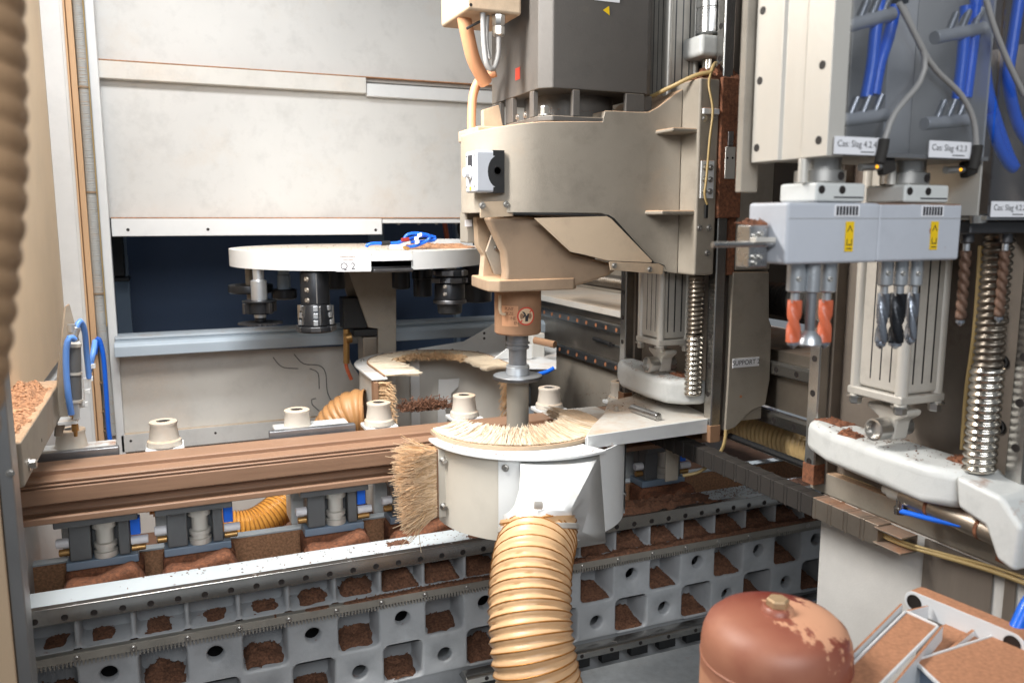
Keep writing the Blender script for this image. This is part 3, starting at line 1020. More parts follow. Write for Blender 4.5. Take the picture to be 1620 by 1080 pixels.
gh = hose('drain_hose', [W(230, 775, Y=2.62), W(285, 806, Y=2.6), W(340, 830, Y=2.58), W(395, 832, Y=2.58), W(440, 805, Y=2.62), W(470, 770, Y=2.7)], .05, .0125, .006, M['hose_gold'], wire=M['wire_gold'], wr=.0016)
tag(gh, 'golden ribbed hose sagging under the timber between the clamps', 'hose')

# ------------------------------------------------------------------ tool carousel behind
TC = V((.655, 3.02, 0))
TR = .455
car = thing('tool_carousel', 'round white tool carousel plate on a grey bracket', 'tool carousel', (TC.x, TC.y, 1.07))


def rim_az(px):
    """angle on the carousel's near rim under a photo column"""
    best = None
    for i in range(3600):
        a = PI + PI * i / 3600
        p = TC + V((math.cos(a), math.sin(a), 0)) * TR
        q = (p.x * math.cos(YAW) - p.y * math.sin(YAW)) / (p.x * math.sin(YAW) + p.y * math.cos(YAW))
        e = abs(q - (px - 810) / (FPX * math.cos(TH) + 25))
        if best is None or e < best[0]:
            best = (e, a)
    return best[1]


ZT = 1.494
aL, aR = rim_az(586), rim_az(653)
build('disc', MB().lathe((TC.x, TC.y, ZT - .012), (0, 0, 1), [(TR - .012, 0), (TR - .012, .010), (TR - .02, .0125)], 96), M['wall_dusty'], car)


def rim(a0, a1, z0, z1, n):
    return MB().lathe((TC.x, TC.y, 0), (0, 0, 1), [(TR, z0), (TR, z1), (TR - .006, z1 + .0005), (TR - .014, z1), (TR - .014, z0), (TR, z0)], n, a0, a1, xdir=(1, 0, 0))


build('skirt', rim(aR, aL + 2 * PI, ZT - .058, ZT, 96), M['white_sheet'], car)
build('skirt', rim(aL + .002, aR - .002, ZT - .028, ZT - .012, 10), M['white_sheet'], car)
build('under_plate', MB().lathe((TC.x, TC.y, ZT - .06), (0, 0, 1), [(TR - .03, 0), (TR - .03, .012)], 64), M['steel_dark'], car)
am = (aL + aR) / 2
build('gripper', MB().obox(TC + V((math.cos(am) * (TR - .01), math.sin(am) * (TR - .01), ZT - .058)), V((-math.sin(am), math.cos(am), 0)) * .065, V((math.cos(am), math.sin(am), 0)) * .02, (0, 0, .006)), M['steel_dark'], car, .004)
pl = TC + V((math.cos(aL - .28), math.sin(aL - .28), 0)) * (TR + .0008)
for k in range(5):
    a = rim_az(530 + k * 11)
    a2 = rim_az(541 + k * 11)
    ca = TC + V((math.cos((a + a2) / 2), math.sin((a + a2) / 2), 0)) * (TR + .0006)
    tg = V((-math.sin((a + a2) / 2), math.cos((a + a2) / 2), 0))
    build('sticker', MB().obox(ca + V((0, 0, ZT - .034)), tg * (TR * (a2 - a) / 2), V((tg.y, -tg.x, 0)) * .0006, (0, 0, .026)), M['label_white'], car)
aq = rim_az(549)
nq = V((math.cos(aq), math.sin(aq), 0))
tq = V((-nq.y, nq.x, 0))
text(car, 'Q 2', TC + nq * (TR + .0018) + V((0, 0, ZT - .044)), tq, (0, 0, 1), .030, M['ink'])
for (k, z_, w_) in ((0, .013, .05), (1, .022, .034)):
    for q in range(7):
        f = (q - 3) / 3.5
        build('print_line', MB().obox(TC + nq * (TR + .0016) + tq * (f * w_ * .5) + V((0, 0, ZT - z_)), tq * (w_ * .045 + .0006 * (q % 3)), nq * .0003, (0, 0, .0016)), M['ink_pale'], car)
YC = 3.075
br = build('bracket', MB().prism([W(550, 424, Y=YC), W(627, 424, Y=YC), W(627, 566, Y=YC), W(598, 566, Y=YC), W(598, 520, Y=YC), W(583, 518, Y=YC)], (0, .012, 0)), M['cast_dusty'], car, .003)
build('bracket_side', MB().box(W(627, 500, Y=YC).x - .012, W(627, 500, Y=YC).x, YC + .0125, YC + .15, 1.02, ZT - .06), M['cast_dusty'], car, .003)
build('bracket', MB().prism([W(535, 424, Y=3.16), W(560, 424, Y=3.16), W(580, 500, Y=3.16), W(575, 530, Y=3.16), W(560, 500, Y=3.16)], (0, .012, 0)), M['cast_dusty'], car, .003)
build('motor', MB().box(W(560, 500, Y=2.9).x, W(590, 500, Y=3.1).x, 3.1, 3.17, W(570, 520, Y=3.1).z, W(570, 470, Y=3.1).z), M['black'], car, .006)
build('motor_foot', MB().box(W(558, 500, Y=3.1).x, W(598, 500, Y=3.1).x, 3.09, 3.18, W(570, 532, Y=3.1).z, W(570, 521, Y=3.1).z), M['black'], car, .004)
build('post', MB().box(W(575, 560, Y=3.1).x, W(598, 560, Y=3.1).x, 3.1, 3.2, W(585, 590, Y=3.1).z, W(585, 533, Y=3.1).z), M['steel_stained'], car, .004)
build('hydraulic_fitting', MB().cyl(W(546, 535, Y=3.12), W(556, 533, Y=3.12), .022).cyl(W(548, 575, Y=3.12), W(548, 520, Y=3.12), .012), M['brass'], car, .003)
build('orange_tube', MB().tube([W(547, 560, Y=3.12), W(548, 580, Y=3.12), W(556, 600, Y=3.12)], .007), M['orange'], car)
YT = 2.6
bb = MB()
build('terminal', MB().box(W(618, 404, Y=2.7).x, W(640, 404, Y=2.7).x, 2.68, 2.75, ZT + .001, ZT + .018), M['white_sheet'], car, .003)
build('back_strip', MB().prism([W(622, 388, Y=3.2), W(655, 380, Y=3.2), W(690, 378, Y=3.2), W(748, 378, Y=3.2), W(748, 393, Y=3.2), W(622, 393, Y=3.2)], (0, .01, 0)), M['white_sheet'], car)
mb = MB()
heap(mb, .75, 1.02, 2.75, 2.9, ZT + .0005, .012, 30, 14, .6, None, 250, 2)
tag(build('sawdust', mb, M['sawdust_light'], kind='stuff'), 'thin heap of sawdust on top of the tool carousel', 'sawdust')

cb = thing('blue_cable_coil', 'coiled bright blue cable lying on the tool carousel', 'cable', (.78, 2.72, ZT))


def TCp(x, y, Y=2.72):
    return W(x, y, Y=Y)


build('cable', MB().tube([TCp(580, 391), TCp(582, 387), TCp(592, 385), TCp(606, 385)], .0055), M['blue'], cb)
build('sleeve', MB().tube([TCp(603, 385), TCp(617, 384)], .008), M['black'], cb)
build('cable', MB().tube([TCp(616, 385), TCp(630, 384), TCp(640, 380), TCp(655, 376), TCp(672, 373), TCp(688, 375), TCp(686, 380), TCp(668, 382), TCp(650, 383)], .0055), M['blue'], cb)
build('cable', MB().tube([TCp(640, 377, 2.7), TCp(645, 371, 2.7), TCp(660, 369, 2.7), TCp(680, 373, 2.7), TCp(675, 381, 2.7), TCp(660, 388, 2.7), TCp(642, 391, 2.7), TCp(635, 390, 2.7)], .0055), M['blue'], cb)
build('connector', MB().obox(TCp(641, 379, 2.69), (.013, 0, .001), (0, .008, 0), (0, 0, .006)), M['plug_red'], cb, .002)
for p in ((659, 377), (664, 372), (660, 383)):
    build('clip', MB().obox(TCp(p[0], p[1], 2.69), (.007, 0, .002), (0, .006, 0), (0, 0, .006)), M['label_white'], cb, .002)
build('ferrule', MB().cyl(TCp(634, 390, 2.7), TCp(646, 393, 2.66), .006), M['brass'], cb)

# tools hanging in the carousel


def tool(name, label, px, ytop, Y, prof, mat_, extra=None):
    """prof in photo pixels (radius, y) turned into metres at depth Y"""
    p = W(px, ytop, Y=Y)
    sc_ = (W(px + 10, ytop, Y=Y) - p).length / 10
    t = thing(name, label, 'cutting tool', p, 'tools hanging in the carousel')
    for k, (m_, pr) in enumerate(prof):
        build(('shank', 'body', 'cutter', 'collar', 'tip')[min(k, 4)], MB().lathe((p.x, p.y, 0), (0, 0, 1), [(r * sc_, W(px, y, Y=Y).z) for (r, y) in pr][::-1], 30), M[m_], t, .0008)
    return t, p, sc_


def TY_(px, ins=.075):
    a = rim_az(px)
    return TC.y + math.sin(a) * (TR - ins)


t1, p1, s1 = tool('saw_arbor', 'silver arbor with a cutter head and a thin saw blade below', 408, 420, TY_(408), [
    ('tool_silver', [(9, 420), (9, 442), (13, 444), (13, 474)]),
    ('tool_silver', [(12.5, 474), (12.5, 476)]),
    ('tool_black', [(28, 475), (28, 477), (22, 478), (22, 494), (20, 496)]),
    ('tool_silver', [(10, 496), (10, 502)]),
    ('tool_black', [(9, 502), (9, 508)])], 0)
sb_ = MB()
zc = W(408, 510, Y=TY_(408)).z
pr = []
for i in range(72):
    a = 2 * PI * i / 72
    r = (36 if i % 3 else 33) * s1
    pr.append((p1.x + math.cos(a) * r, p1.y + math.sin(a) * r, zc))
build('saw_blade', MB().prism(pr, (0, 0, -.004)), M['steel_dark'], t1)
for i in range(4):
    a = i * PI / 2 + .5
    build('knife', MB().obox((p1.x + math.cos(a) * 25 * s1, p1.y + math.sin(a) * 25 * s1, W(408, 486, Y=TY_(408)).z), V((math.cos(a), math.sin(a), 0)) * .012, V((-math.sin(a), math.cos(a), 0)) * .006, (0, 0, .017)), M['steel_dark'], t1, .001)
t2, p2, s2 = tool('profile_cutter', 'large black profile cutter with screwed knives, nearest in the carousel', 497, 424, TY_(497), [
    ('tool_silver', [(10, 423), (10, 429)]),
    ('tool_black', [(22, 429), (23, 431), (23, 479), (22, 480)]),
    ('tool_black', [(22, 480), (23, 482), (28, 512), (27, 514)]),
    ('tool_black', [(30, 514), (31.5, 517), (31.5, 522), (29, 524)])], 0)
for i in range(6):
    a = i * PI / 3 + PI + .35
    d = V((math.cos(a), math.sin(a), 0))
    e = V((-d.y, d.x, 0))
    for (yy, rr) in ((486, 24), (497, 26), (508, 28)):
        build('knife_screw', MB().obox(V((p2.x, p2.y, W(497, yy, Y=TY_(497)).z)) + d * rr * s2, d * .003, e * .007, (0, 0, .008)), M['tool_silver'], t2, .001)
    build('knife', MB().obox(V((p2.x, p2.y, W(497, 497, Y=TY_(497)).z)) + d * 25.5 * s2 + e * .014, d * .006, e * .003, (0, 0, .03)), M['steel'], t2, .001)
    build('knife', MB().obox(V((p2.x, p2.y, W(497, 518, Y=TY_(497)).z)) + d * 31 * s2, d * .004, e * .016, (0, 0, .008)), M['steel_dark'], t2, .002)
for yy in (440, 457, 473):
    a = -PI / 2 - .75
    d = V((math.cos(a), math.sin(a), 0))
    bolt(t2, V((p2.x, p2.y, W(497, yy, Y=TY_(497)).z)) + d * 22.6 * s2, d, .006, .003, 'socket')
build('groove', MB().box(p2.x - .004, p2.x - .001, p2.y - 23.4 * s2, p2.y - 22 * s2, W(497, 478, Y=TY_(497)).z, W(497, 432, Y=TY_(497)).z), M['bolt'], t2)
tool('disc_cutter', 'dull tool with a flat black disc, leftmost behind the saw arbor', 395, 418, 3.05, [('grey_box', [(8, 418), (8, 452)]), ('tool_black', [(35, 450), (36, 453), (36, 461), (34, 463)]), ('grey_box', [(7, 463), (7, 478)])], 0)
tool('disc_cutter', 'blue grey tool with a wide black disc between the two front tools', 448, 420, 3.0, [('steel_blue', [(9, 420), (9, 434), (10.5, 435), (10.5, 458)]), ('tool_black', [(18, 457), (20, 459), (20, 471), (17, 473)])], 0)
tool('block_cutter', 'short black cutter just left of the carousel bracket', 527, 424, 3.0, [('tool_black', [(18, 420), (18, 456), (15, 457)])], 0)
tool('block_cutter', 'short black cutter just right of the carousel bracket', 634, 424, 2.9, [('tool_black', [(14, 420), (14, 455), (11, 457)])], 0)
t3, p3, s3 = tool('stacked_cutter', 'stacked black cutter with bright knives, nearest right of the bracket', 711, 424, TY_(711), [
    ('tool_silver', [(10, 420), (10, 426)]), ('tool_black', [(24, 426), (25, 428), (25, 436), (18, 437)]), ('tool_black', [(18, 437), (24, 438), (26, 446), (18, 448)]), ('tool_black', [(22, 448), (23, 450), (23, 472), (20, 473)]), ('black', [(19, 481), (18, 494), (15, 496)])], 0)
build('flange', MB().lathe((p3.x, p3.y, 0), (0, 0, 1), [(r * s3, W(711, y, Y=TY_(711)).z) for (r, y) in [(24, 473), (25, 475), (25, 479), (20, 481)]][::-1], 30), M['steel_dark'], t3)
for i in range(5):
    a = i * 2 * PI / 5 - 2.0
    d = V((math.cos(a), math.sin(a), 0))
    e = V((-d.y, d.x, 0))
    for (yy, off) in ((431, 0), (443, .5)):
        d2 = V((math.cos(a + off), math.sin(a + off), 0))
        build('knife', MB().obox(V((p3.x, p3.y, W(711, yy, Y=TY_(711)).z)) + d2 * 25 * s3, d2 * .004, V((-d2.y, d2.x, 0)) * .02, (0, 0, .008)), M['steel_dark'], t3, .001)
for yy in (452, 463):
    d = V((math.cos(-2.2), math.sin(-2.2), 0))
    bolt(t3, V((p3.x, p3.y, W(711, yy, Y=TY_(711)).z)) + d * 22.6 * s3, d, .005, .003, 'socket')
tool('block_cutter', 'tall black cutter behind the stacked cutter, on its left', 668, 424, 2.95, [('tool_black', [(16, 420), (16, 440), (14, 441), (14, 468), (11, 469)])], 0)
tool('block_cutter', 'black cutter behind the stacked cutter, half hidden by the spindle arm', 752, 424, 2.95, [('tool_black', [(20, 420), (20, 447), (24, 448), (24, 476), (20, 477)])], 0)

# ------------------------------------------------------------------ rear suction hood
RC = V((.851, 2.776, 0))
ZH = 1.095
RL = .24
rh = thing('rear_suction_hood', 'rear U shaped white suction hood with worn bristle ring', 'suction hood', (RC.x, RC.y, .7))


def arcband(c, r0, r1, z0, z1, a0, a1, n=40):
    return MB().lathe((c.x, c.y, 0), (0, 0, 1), [(r1, z0), (r1, z1), (r0, z1), (r0, z0), (r1, z0)], n, a0, a1, xdir=(1, 0, 0))


def uband(c, r0, r1, z0, z1, leg):
    """a U shaped band: half ring at the back, two straight legs to the front"""
    n = 32
    out, inn = [V((c.x + r1, c.y - leg, 0))], [V((c.x + r0, c.y - leg, 0))]
    for i in range(n + 1):
        a = PI * i / n
        d = V((math.cos(a), math.sin(a), 0))
        out.append(V((c.x, c.y, 0)) + d * r1)
        inn.append(V((c.x, c.y, 0)) + d * r0)
    out.append(V((c.x - r1, c.y - leg, 0)))
    inn.append(V((c.x - r0, c.y - leg, 0)))
    m = len(out)
    vs = [p + V((0, 0, z)) for z in (z0, z1) for q in (out, inn) for p in q]
    fs = []
    for i in range(m - 1):
        fs += [(i, i + 1, 2 * m + i + 1, 2 * m + i), (m + i + 1, m + i, 3 * m + i, 3 * m + i + 1), (2 * m + i, 2 * m + i + 1, 3 * m + i + 1, 3 * m + i), (i + 1, i, m + i, m + i + 1)]
    fs += [(0, 2 * m, 3 * m, m), (m - 1, 2 * m - 1, 4 * m - 1, 3 * m - 1)]
    return MB().add(vs, fs)


build('top_plate', uband(RC, .222, .272, ZH - .005, ZH, RL), M['white_sheet'], rh)
build('arm_plate', MB().prism([W(760, 582, Z=ZH - .006), W(880, 582, Z=ZH - .006), W(880, 545, Z=ZH - .006), W(745, 562, Z=ZH - .006)], (0, 0, -.004)), M['white_sheet'], rh)
bst = build('upright', MB().prism([W(634, 556, Y=3.06), W(734, 540, Y=3.06), W(772, 518, Y=3.06), W(800, 498, Y=3.06), W(800, 560, Y=3.06), W(634, 572, Y=3.06)], (0, .006, 0)), M['white_sheet'], rh, .002)
hole(bst, W(766, 527, Y=3.059), (0, -1, 0), .005)
hole(bst, W(766, 535, Y=3.059), (0, -1, 0), .005)
build('gusset', MB().prism([W(780, 568, Y=2.7), W(810, 545, Y=2.7), W(842, 545, Y=2.7), W(842, 568, Y=2.7)], (0, .006, 0)), M['white_sheet'], rh, .002)
build('block', MB().box(W(842, 550, Y=2.75).x, W(862, 550, Y=2.75).x, 2.75, 2.9, W(842, 575, Y=2.75).z, W(842, 528, Y=2.75).z), M['wall_dusty'], rh, .003)
build('strip', uband(RC, .224, .229, ZH + .0005, ZH + .006, RL - .02), M['nose_tan'], rh)
bl = []
tips = []
for i in range(2600):
    f = RND.uniform(-.55, 1.55)
    if 0 <= f <= 1:
        d = V((math.cos(PI * f), math.sin(PI * f), 0))
        b0 = RC + d * .226
        L = RND.uniform(.088, .106)
    else:
        k = -f if f < 0 else f - 1
        d = V((1 if f < 0 else -1, 0, 0))
        b0 = RC + d * .226 + V((0, -(RL - .03) * k / .55, 0))
        L = RND.uniform(.105, .125) if f > 1 else RND.uniform(.09, .105)
    b0 = b0 + V((0, 0, ZH + RND.uniform(-.002, .005)))
    tip = b0 - d * L + V((RND.uniform(-.006, .006), RND.uniform(-.006, .006), RND.uniform(-.008, .003)))
    bl.append((b0, b0.lerp(tip, .5) + V((0, 0, .002)), tip))
    if 0 <= f <= .93:
        for q in range(2):
            t0 = tip + d * RND.uniform(-.004, .012)
            tips.append((t0, t0 - d * .006, t0 - d * .012 + V((RND.gauss(0, .006), RND.gauss(0, .006), RND.gauss(0, .006)))))
mb = MB()
bristles(mb, bl, .0013)
build('bristle_ring', mb, M['bristle_white'], rh, kind='stuff')
mb = MB()
bristles(mb, tips, .0014)
build('bristle_tips', mb, M['bristle_tan'], rh, kind='stuff')
for a in (.5, .95, 1.5, 2.1, 2.7):
    bolt(rh, RC + V((math.cos(a) * .25, math.sin(a) * .25, ZH)), (0, 0, 1), .005, .006)
build('wall', uband(RC, .252, .256, .72, ZH - .006, RL - .01), M['plate_white'], rh)
for (xa, m_) in ((612, 'white_sheet'), (650, 'white_sheet')):
    q = W(xa, 640, Y=2.99)
    build('inner_strip', MB().box(q.x, q.x + .035, 2.985, 2.99, .75, ZH - .01), M[m_], rh)
build('seam_plate', MB().prism([W(706, 600, Y=2.96), W(727, 598, Y=2.96), W(725, 612, Y=2.96), W(714, 622, Y=2.96), W(712, 640, Y=2.96), W(704, 648, Y=2.96), W(708, 662, Y=2.96), W(702, 690, Y=2.96), W(692, 690, Y=2.96), W(694, 600, Y=2.96)], (0, .004, 0)), M['white_sheet'], rh)
xl = RC.x - .256
yl = RC.y - RL
build('brush_holder', MB().box(xl - .012, xl + .002, yl - .012, yl + .03, .74, ZH - .01), M['nose_tan'], rh, .002)
build('brush_holder', MB().box(RC.x + .24, RC.x + .256, yl - .012, yl + .03, .74, ZH - .01), M['nose_tan'], rh, .002)
bl = []
for i in range(900):
    z = RND.uniform(.76, ZH - .012)
    b0 = V((xl + .003, yl + RND.uniform(-.01, .025), z))
    L = RND.uniform(.03, .07)
    bl.append((b0, b0 + V((L * .5, -L * .1, 0)), b0 + V((L * .8, -L * .4, -L * RND.uniform(-.1, .5)))))
for i in range(700):
    z = RND.uniform(.76, ZH - .012)
    b0 = V((RC.x + .239, yl + RND.uniform(-.01, .025), z))
    L = RND.uniform(.05, .10)
    bl.append((b0, b0 + V((-L * .5, -L * .1, -L * .1)), b0 + V((-L * .85, -L * .3, -L * RND.uniform(.1, .5)))))
mb = MB()
bristles(mb, bl, .0011)
build('side_bristles', mb, M['bristle_tan'], rh, kind='stuff')
o = hose('rear_hose', [V((xl - .008, 2.66, .955)), V((xl - .05, 2.675, .95)), V((xl - .095, 2.70, .905)), V((xl - .115, 2.74, .82)), V((xl - .115, 2.78, .70))], .08, .016, .008, M['hose_rear'])
tag(o, 'brown ribbed hose joining the rear suction hood on its left', 'hose')
mb = MB()
bl = []
for i in range(1500):
    q = W(RND.triangular(628, 718, 668), 660, Y=2.52)
    b0 = V((q.x, 2.52 + RND.uniform(-.03, .03), .985 + abs(RND.gauss(0, .012))))
    e = V((RND.gauss(0, 1), RND.gauss(0, 1), abs(RND.gauss(0, .7)))).normalized() * RND.uniform(.006, .018)
    bl.append((b0, b0 + e * .5, b0 + e))
bristles(mb, bl, .0016)
tag(build('shavings', mb, M['sawdust'], kind='stuff'), 'dark brown clump of wood shavings in front of the rear hood', 'shavings')

# ------------------------------------------------------------------ front suction hood
HC = V((.885, 2.0, 0))
HR = .262
ZF = 1.03
fh = thing('front_suction_hood', 'white round suction hood with bristle ring around the spindle tool', 'suction hood', (HC.x, HC.y, .79))
a0 = PI + .02


def shell(a0, a1, r, z0, z1, t=.004, n=40):
    return MB().lathe((HC.x, HC.y, 0), (0, 0, 1), [(r, z0), (r, z1), (r - t, z1), (r - t, z0), (r, z0)], n, a0, a1, xdir=(1, 0, 0))


def hood_pt(px, z):
    best = None
    for i in range(400):
        a = PI + PI * i / 400
        p = HC + V((math.cos(a) * (HR + .003), math.sin(a) * (HR + .003), z))
        f = p.x * math.sin(YAW) + p.y * math.cos(YAW)
        r = p.x * math.cos(YAW) - p.y * math.sin(YAW)
        zc_ = f * math.cos(TH) - (z - CZ) * math.sin(TH)
        e = abs(810 + FPX * r / zc_ - px)
        if best is None or e < best[0]:
            best = (e, p)
    return best[1]


def hood_angle(px, z):
    p = hood_pt(px, z)
    return math.atan2(p.y - HC.y, p.x - HC.x) % (2 * PI)


SEAM = hood_angle(788, .93)
build('wall', shell(PI + .01, SEAM + .02, HR - .004, .81, ZF - .007), M['hood_dusty'], fh)
build('wall', shell(SEAM, 2 * PI - .55, HR, .806, ZF - .007), M['white_sheet'], fh)
build('wall', shell(2 * PI - .56, 2 * PI + .1, HR + .004, .806, ZF - .007), M['white_sheet'], fh)
for (a, z) in ((SEAM + .07, 1.0), (SEAM + .07, .835), (2 * PI - .45, .85)):
    d = V((math.cos(a), math.sin(a), 0))
    bolt(fh, HC + d * (HR + .001) + V((0, 0, z)), d, .0065, .006)
build('top_plate', arcband(HC, .20, .28, ZF - .006, ZF, PI - .05, hood_angle(952, ZF), 64), M['white_sheet'], fh, .001)
ZA_ = ZF + .027
pa, pb = W(928, 689, Z=ZA_), W(1128, 660, Z=ZA_)
pl1, pl2, pl3 = W(938, 672, Z=ZA_), W(955, 655, Z=ZA_), W(962, 634, Z=ZA_)
arm = build('arm_plate', MB().prism([pa, pb, V((1.42, 2.28, ZA_)), W(1000, 626, Z=ZA_), pl3, pl2, pl1], (0, 0, -.005)), M['plate_white'], fh, .001)
dd = (pb - pa).normalized()
nn = V((dd.y, -dd.x, 0))
if nn.y > 0:
    nn = -nn
build('flange', MB().prism([pa + nn * .0005, pb + nn * .0005, pb + nn * .0005 + V((0, 0, -.04)), pa + nn * .0005 + V((0, 0, -.034))], nn * .004), M['white_sheet'], fh, .0015)
build('flange', MB().prism([pa + V((0, 0, -.0055)), pl1 + V((0, 0, -.0055)), pl1 + V((0, 0, -.03)), pa + V((0, 0, -.03))], V((-.004, 0, 0))), M['white_sheet'], fh)
build('under_plate', MB().prism([V((1.0, 1.85, ZF - .007)), V((1.2, 1.92, ZF - .007)), V((1.2, 2.2, ZF - .007)), V((1.02, 2.2, ZF - .007))], (0, 0, -.004)), M['plate_white'], fh)
build('tab', MB().box(W(1052, 740, Y=2.0).x, W(1072, 740, Y=2.0).x, 1.995, 2.0, W(1060, 760, Y=2.0).z, ZF - .03), M['cast_dusty'], fh, .002)
bolt(fh, W(880, 668, Z=ZF), (0, 0, 1), .006, .012)
bolt(fh, W(718, 678, Z=ZF), (0, 0, 1), .006, .012)
bolt(fh, W(975, 650, Z=ZA_), (0, 0, 1), .006, .012)
build('clamp_bar', MB().cyl(W(1000, 645, Z=ZA_ + .012), W(1042, 659, Z=ZA_ + .012), .011), M['steel'], fh, .002)
# ring of bristles lying around the tool
BC = V((.862, 2.035, 0))
BR = .234
build('bristle_strip', arcband(BC, BR - .002, BR + .004, ZF + .001, ZF + .0105, PI - .12, 2 * PI + .35, 56), M['cast_tan'], fh)
bl = []
bl2 = []
for i in range(3600):
    a = RND.uniform(PI - .12, 2 * PI + .33)
    d = V((math.cos(a), math.sin(a), 0))
    e = V((-d.y, d.x, 0))
    f = (a - PI) / PI
    L = RND.uniform(.088, .114)
    if f < .22:
        L *= .8 + .9 * max(f, 0)
    b0 = BC + d * (BR - .003) + V((0, 0, ZF + RND.uniform(.004, .014)))
    sp = RND.gauss(0, .009)
    lift = RND.triangular(-.002, .03, .008)
    (bl2 if f > .86 or RND.random() < .25 else bl).append((b0, b0 - d * L * .5 + V((0, 0, lift * .35)) + e * sp * .3, b0 - d * L + e * sp + V((0, 0, lift))))  # random darker strands, plus a right end coloured for the spindle's shadow
mb = MB()
bristles(mb, bl, .0011)
build('bristle_ring', mb, M['bristle_white'], fh, kind='stuff')
mb = MB()
bristles(mb, bl2, .0011)
build('bristle_ring', mb, M['bristle_pale'], fh, kind='stuff')
# upright brush on the left end
hx = HC.x - HR
bh = build('brush_holder', MB().box(hx - .010, hx + .012, 1.955, 1.985, .832, ZF - .014), M['hood_dusty'], fh, .002)
build('brush_strip', MB().box(hx - .014, hx - .010, 1.957, 1.983, .834, ZF - .016), M['nose_tan'], bh)
for z in (.985, .862):
    bolt(bh, (hx + .002, 1.955, z), (0, -1, 0), .007, .016)
bl = []
bl2 = []
for i in range(2000):
    z = RND.uniform(.836, 1.016)
    f = (z - .836) / .18
    L = RND.triangular(.05, .122, .098) * (1.04 - .18 * abs(f - .62))
    b0 = V((hx - .012, RND.uniform(1.958, 1.982), z))
    dz = RND.gauss(0, .018) + (-.012 * (1 - f) if f < .3 else 0.004 * f)
    dy = RND.gauss(-.012, .02)
    (bl2 if i % 3 == 0 else bl).append((b0, b0 + V((-L * .5, dy * .45, dz * .45)), b0 + V((-L * (.86 if i % 3 == 0 else 1), dy, dz))))
for i in range(22):
    z = RND.uniform(.84, .99)
    L = RND.uniform(.08, .12)
    b0 = V((hx - .02, 1.957, z))
    bl.append((b0, b0 + V((-L * .5, -.01, -.02)), b0 + V((-L * RND.uniform(.4, 1.0), -.02, -RND.uniform(0, .09)))))
mb = MB()
bristles(mb, bl, .0012)
build('side_bristles', mb, M['bristle'], fh, kind='stuff')
mb = MB()
bristles(mb, bl2, .0012)
build('side_bristles', mb, M['bristle_tan'], fh, kind='stuff')
# outlet spout
hc = W(851, 827, Y=1.60)
hdir = V((-.12, -.4, -.9)).normalized()
HRD = .079
u_ = V((1, 0, 0))
u_ = (u_ - hdir * u_.dot(hdir)).normalized()
b_ = hdir.cross(u_)


zt_ = ZF - .012
tl = hood_pt(824, zt_)
tr2 = hood_pt(948, zt_)
brr = hood_pt(958, .778)
bll = hood_pt(826, .778)
rect = []
for k in range(8):
    rect.append(tl.lerp(tr2, k / 8))
for k in range(8):
    rect.append(tr2.lerp(brr, k / 8))
for k in range(8):
    rect.append(brr.lerp(bll, k / 8))
for k in range(8):
    rect.append(bll.lerp(tl, k / 8))
circ = []
c0 = V((0, 0, 0))
for k in range(32):
    a = 2 * PI * (k - 4) / 32
    circ.append(hc - hdir * .02 + (u_ * math.sin(a) + b_ * math.cos(a)) * (HRD - .003))
sp = MB()
rings = [rect, [r.lerp(c, .45) for r, c in zip(rect, circ)], [r.lerp(c, .9) for r, c in zip(rect, circ)], circ, [c + hdir * .05 for c in circ]]
vs = [p for rg in rings for p in rg]
fs = []
for k in range(len(rings) - 1):
    for i in range(32):
        j = (i + 1) % 32
        fs.append((k * 32 + i, k * 32 + j, (k + 1) * 32 + j, (k + 1) * 32 + i))
sp.add(vs, fs)
spo = build('spout', sp, M['white_sheet'], fh, angle=28)
sol = spo.modifiers.new('wall', 'SOLIDIFY')
sol.thickness = .003
sol.offset = 0
# suction hose in front
hp = [hc - hdir * .012, hc + hdir * .03, W(842, 890, Y=1.52), W(838, 960, Y=1.455), W(843, 1030, Y=1.41), W(856, 1100, Y=1.385), W(872, 1180, Y=1.37)]
fhose = hose('suction_hose', hp, HRD + .004, .0178, .007, M['hose_tan'], wire=M['wire_gold'], wr=.0017, n=40)
tag(fhose, 'large tan spiral suction hose hanging from the front hood', 'hose')
hcl = build('hose_clamp', MB().lathe(hc + hdir * .012, hdir, [(HRD + .0115, -.006), (HRD + .0125, -.005), (HRD + .0125, .005), (HRD + .0115, .006)], 48), M['alu'], fhose)
build('clamp_screw', MB().obox(hc + hdir * .012 + (V((-.25, -.55, .8)).normalized()) * (HRD + .014), u_ * .011, hdir * .005, (0, 0, .005)), M['alu'], hcl, .002)

# ------------------------------------------------------------------ spindle unit
AX = V((.866, 2.03, 0))
su = thing('spindle_unit', 'dusty beige milling spindle arm with grey motor on top', 'milling spindle', (AX.x, AX.y, 1.29))
st = []
for k in range(9):
    a = PI / 2 * k / 8
    x = AX.x - .15 * math.cos(a)
    st.append((x, max(.15 * math.sin(a), .012), 1.612, 1.806 + .028 * k / 8))
st += [(.95, .15, 1.612, 1.838), (1.035, .15, 1.611, 1.841), (1.042, .15, 1.609, 1.868), (1.065, .15, 1.600, 1.869), (1.13, .15, 1.535, 1.869), (1.17, .15, 1.497, 1.871), (1.20, .151, 1.468, 1.886), (1.235, .155, 1.456, 1.912), (1.262, .165, 1.452, 1.932)]
armc = build('arm', MB().xloft(st, AX.y), M['cast_dusty'], su, .012, 3, 30)
cp = build('carriage_plate', MB().box(1.263, 1.325, 1.792, 2.30, 1.452, 1.95), M['cast_dusty'], su, .006)
build('bearing_block', MB().box(1.326, 1.398, 1.785, 1.862, 1.60, 1.955), M['rust_dust'], su, .004)
build('bearing_block', MB().box(1.326, 1.398, 2.25, 2.325, 1.60, 1.955), M['rust_dust'], su, .004)
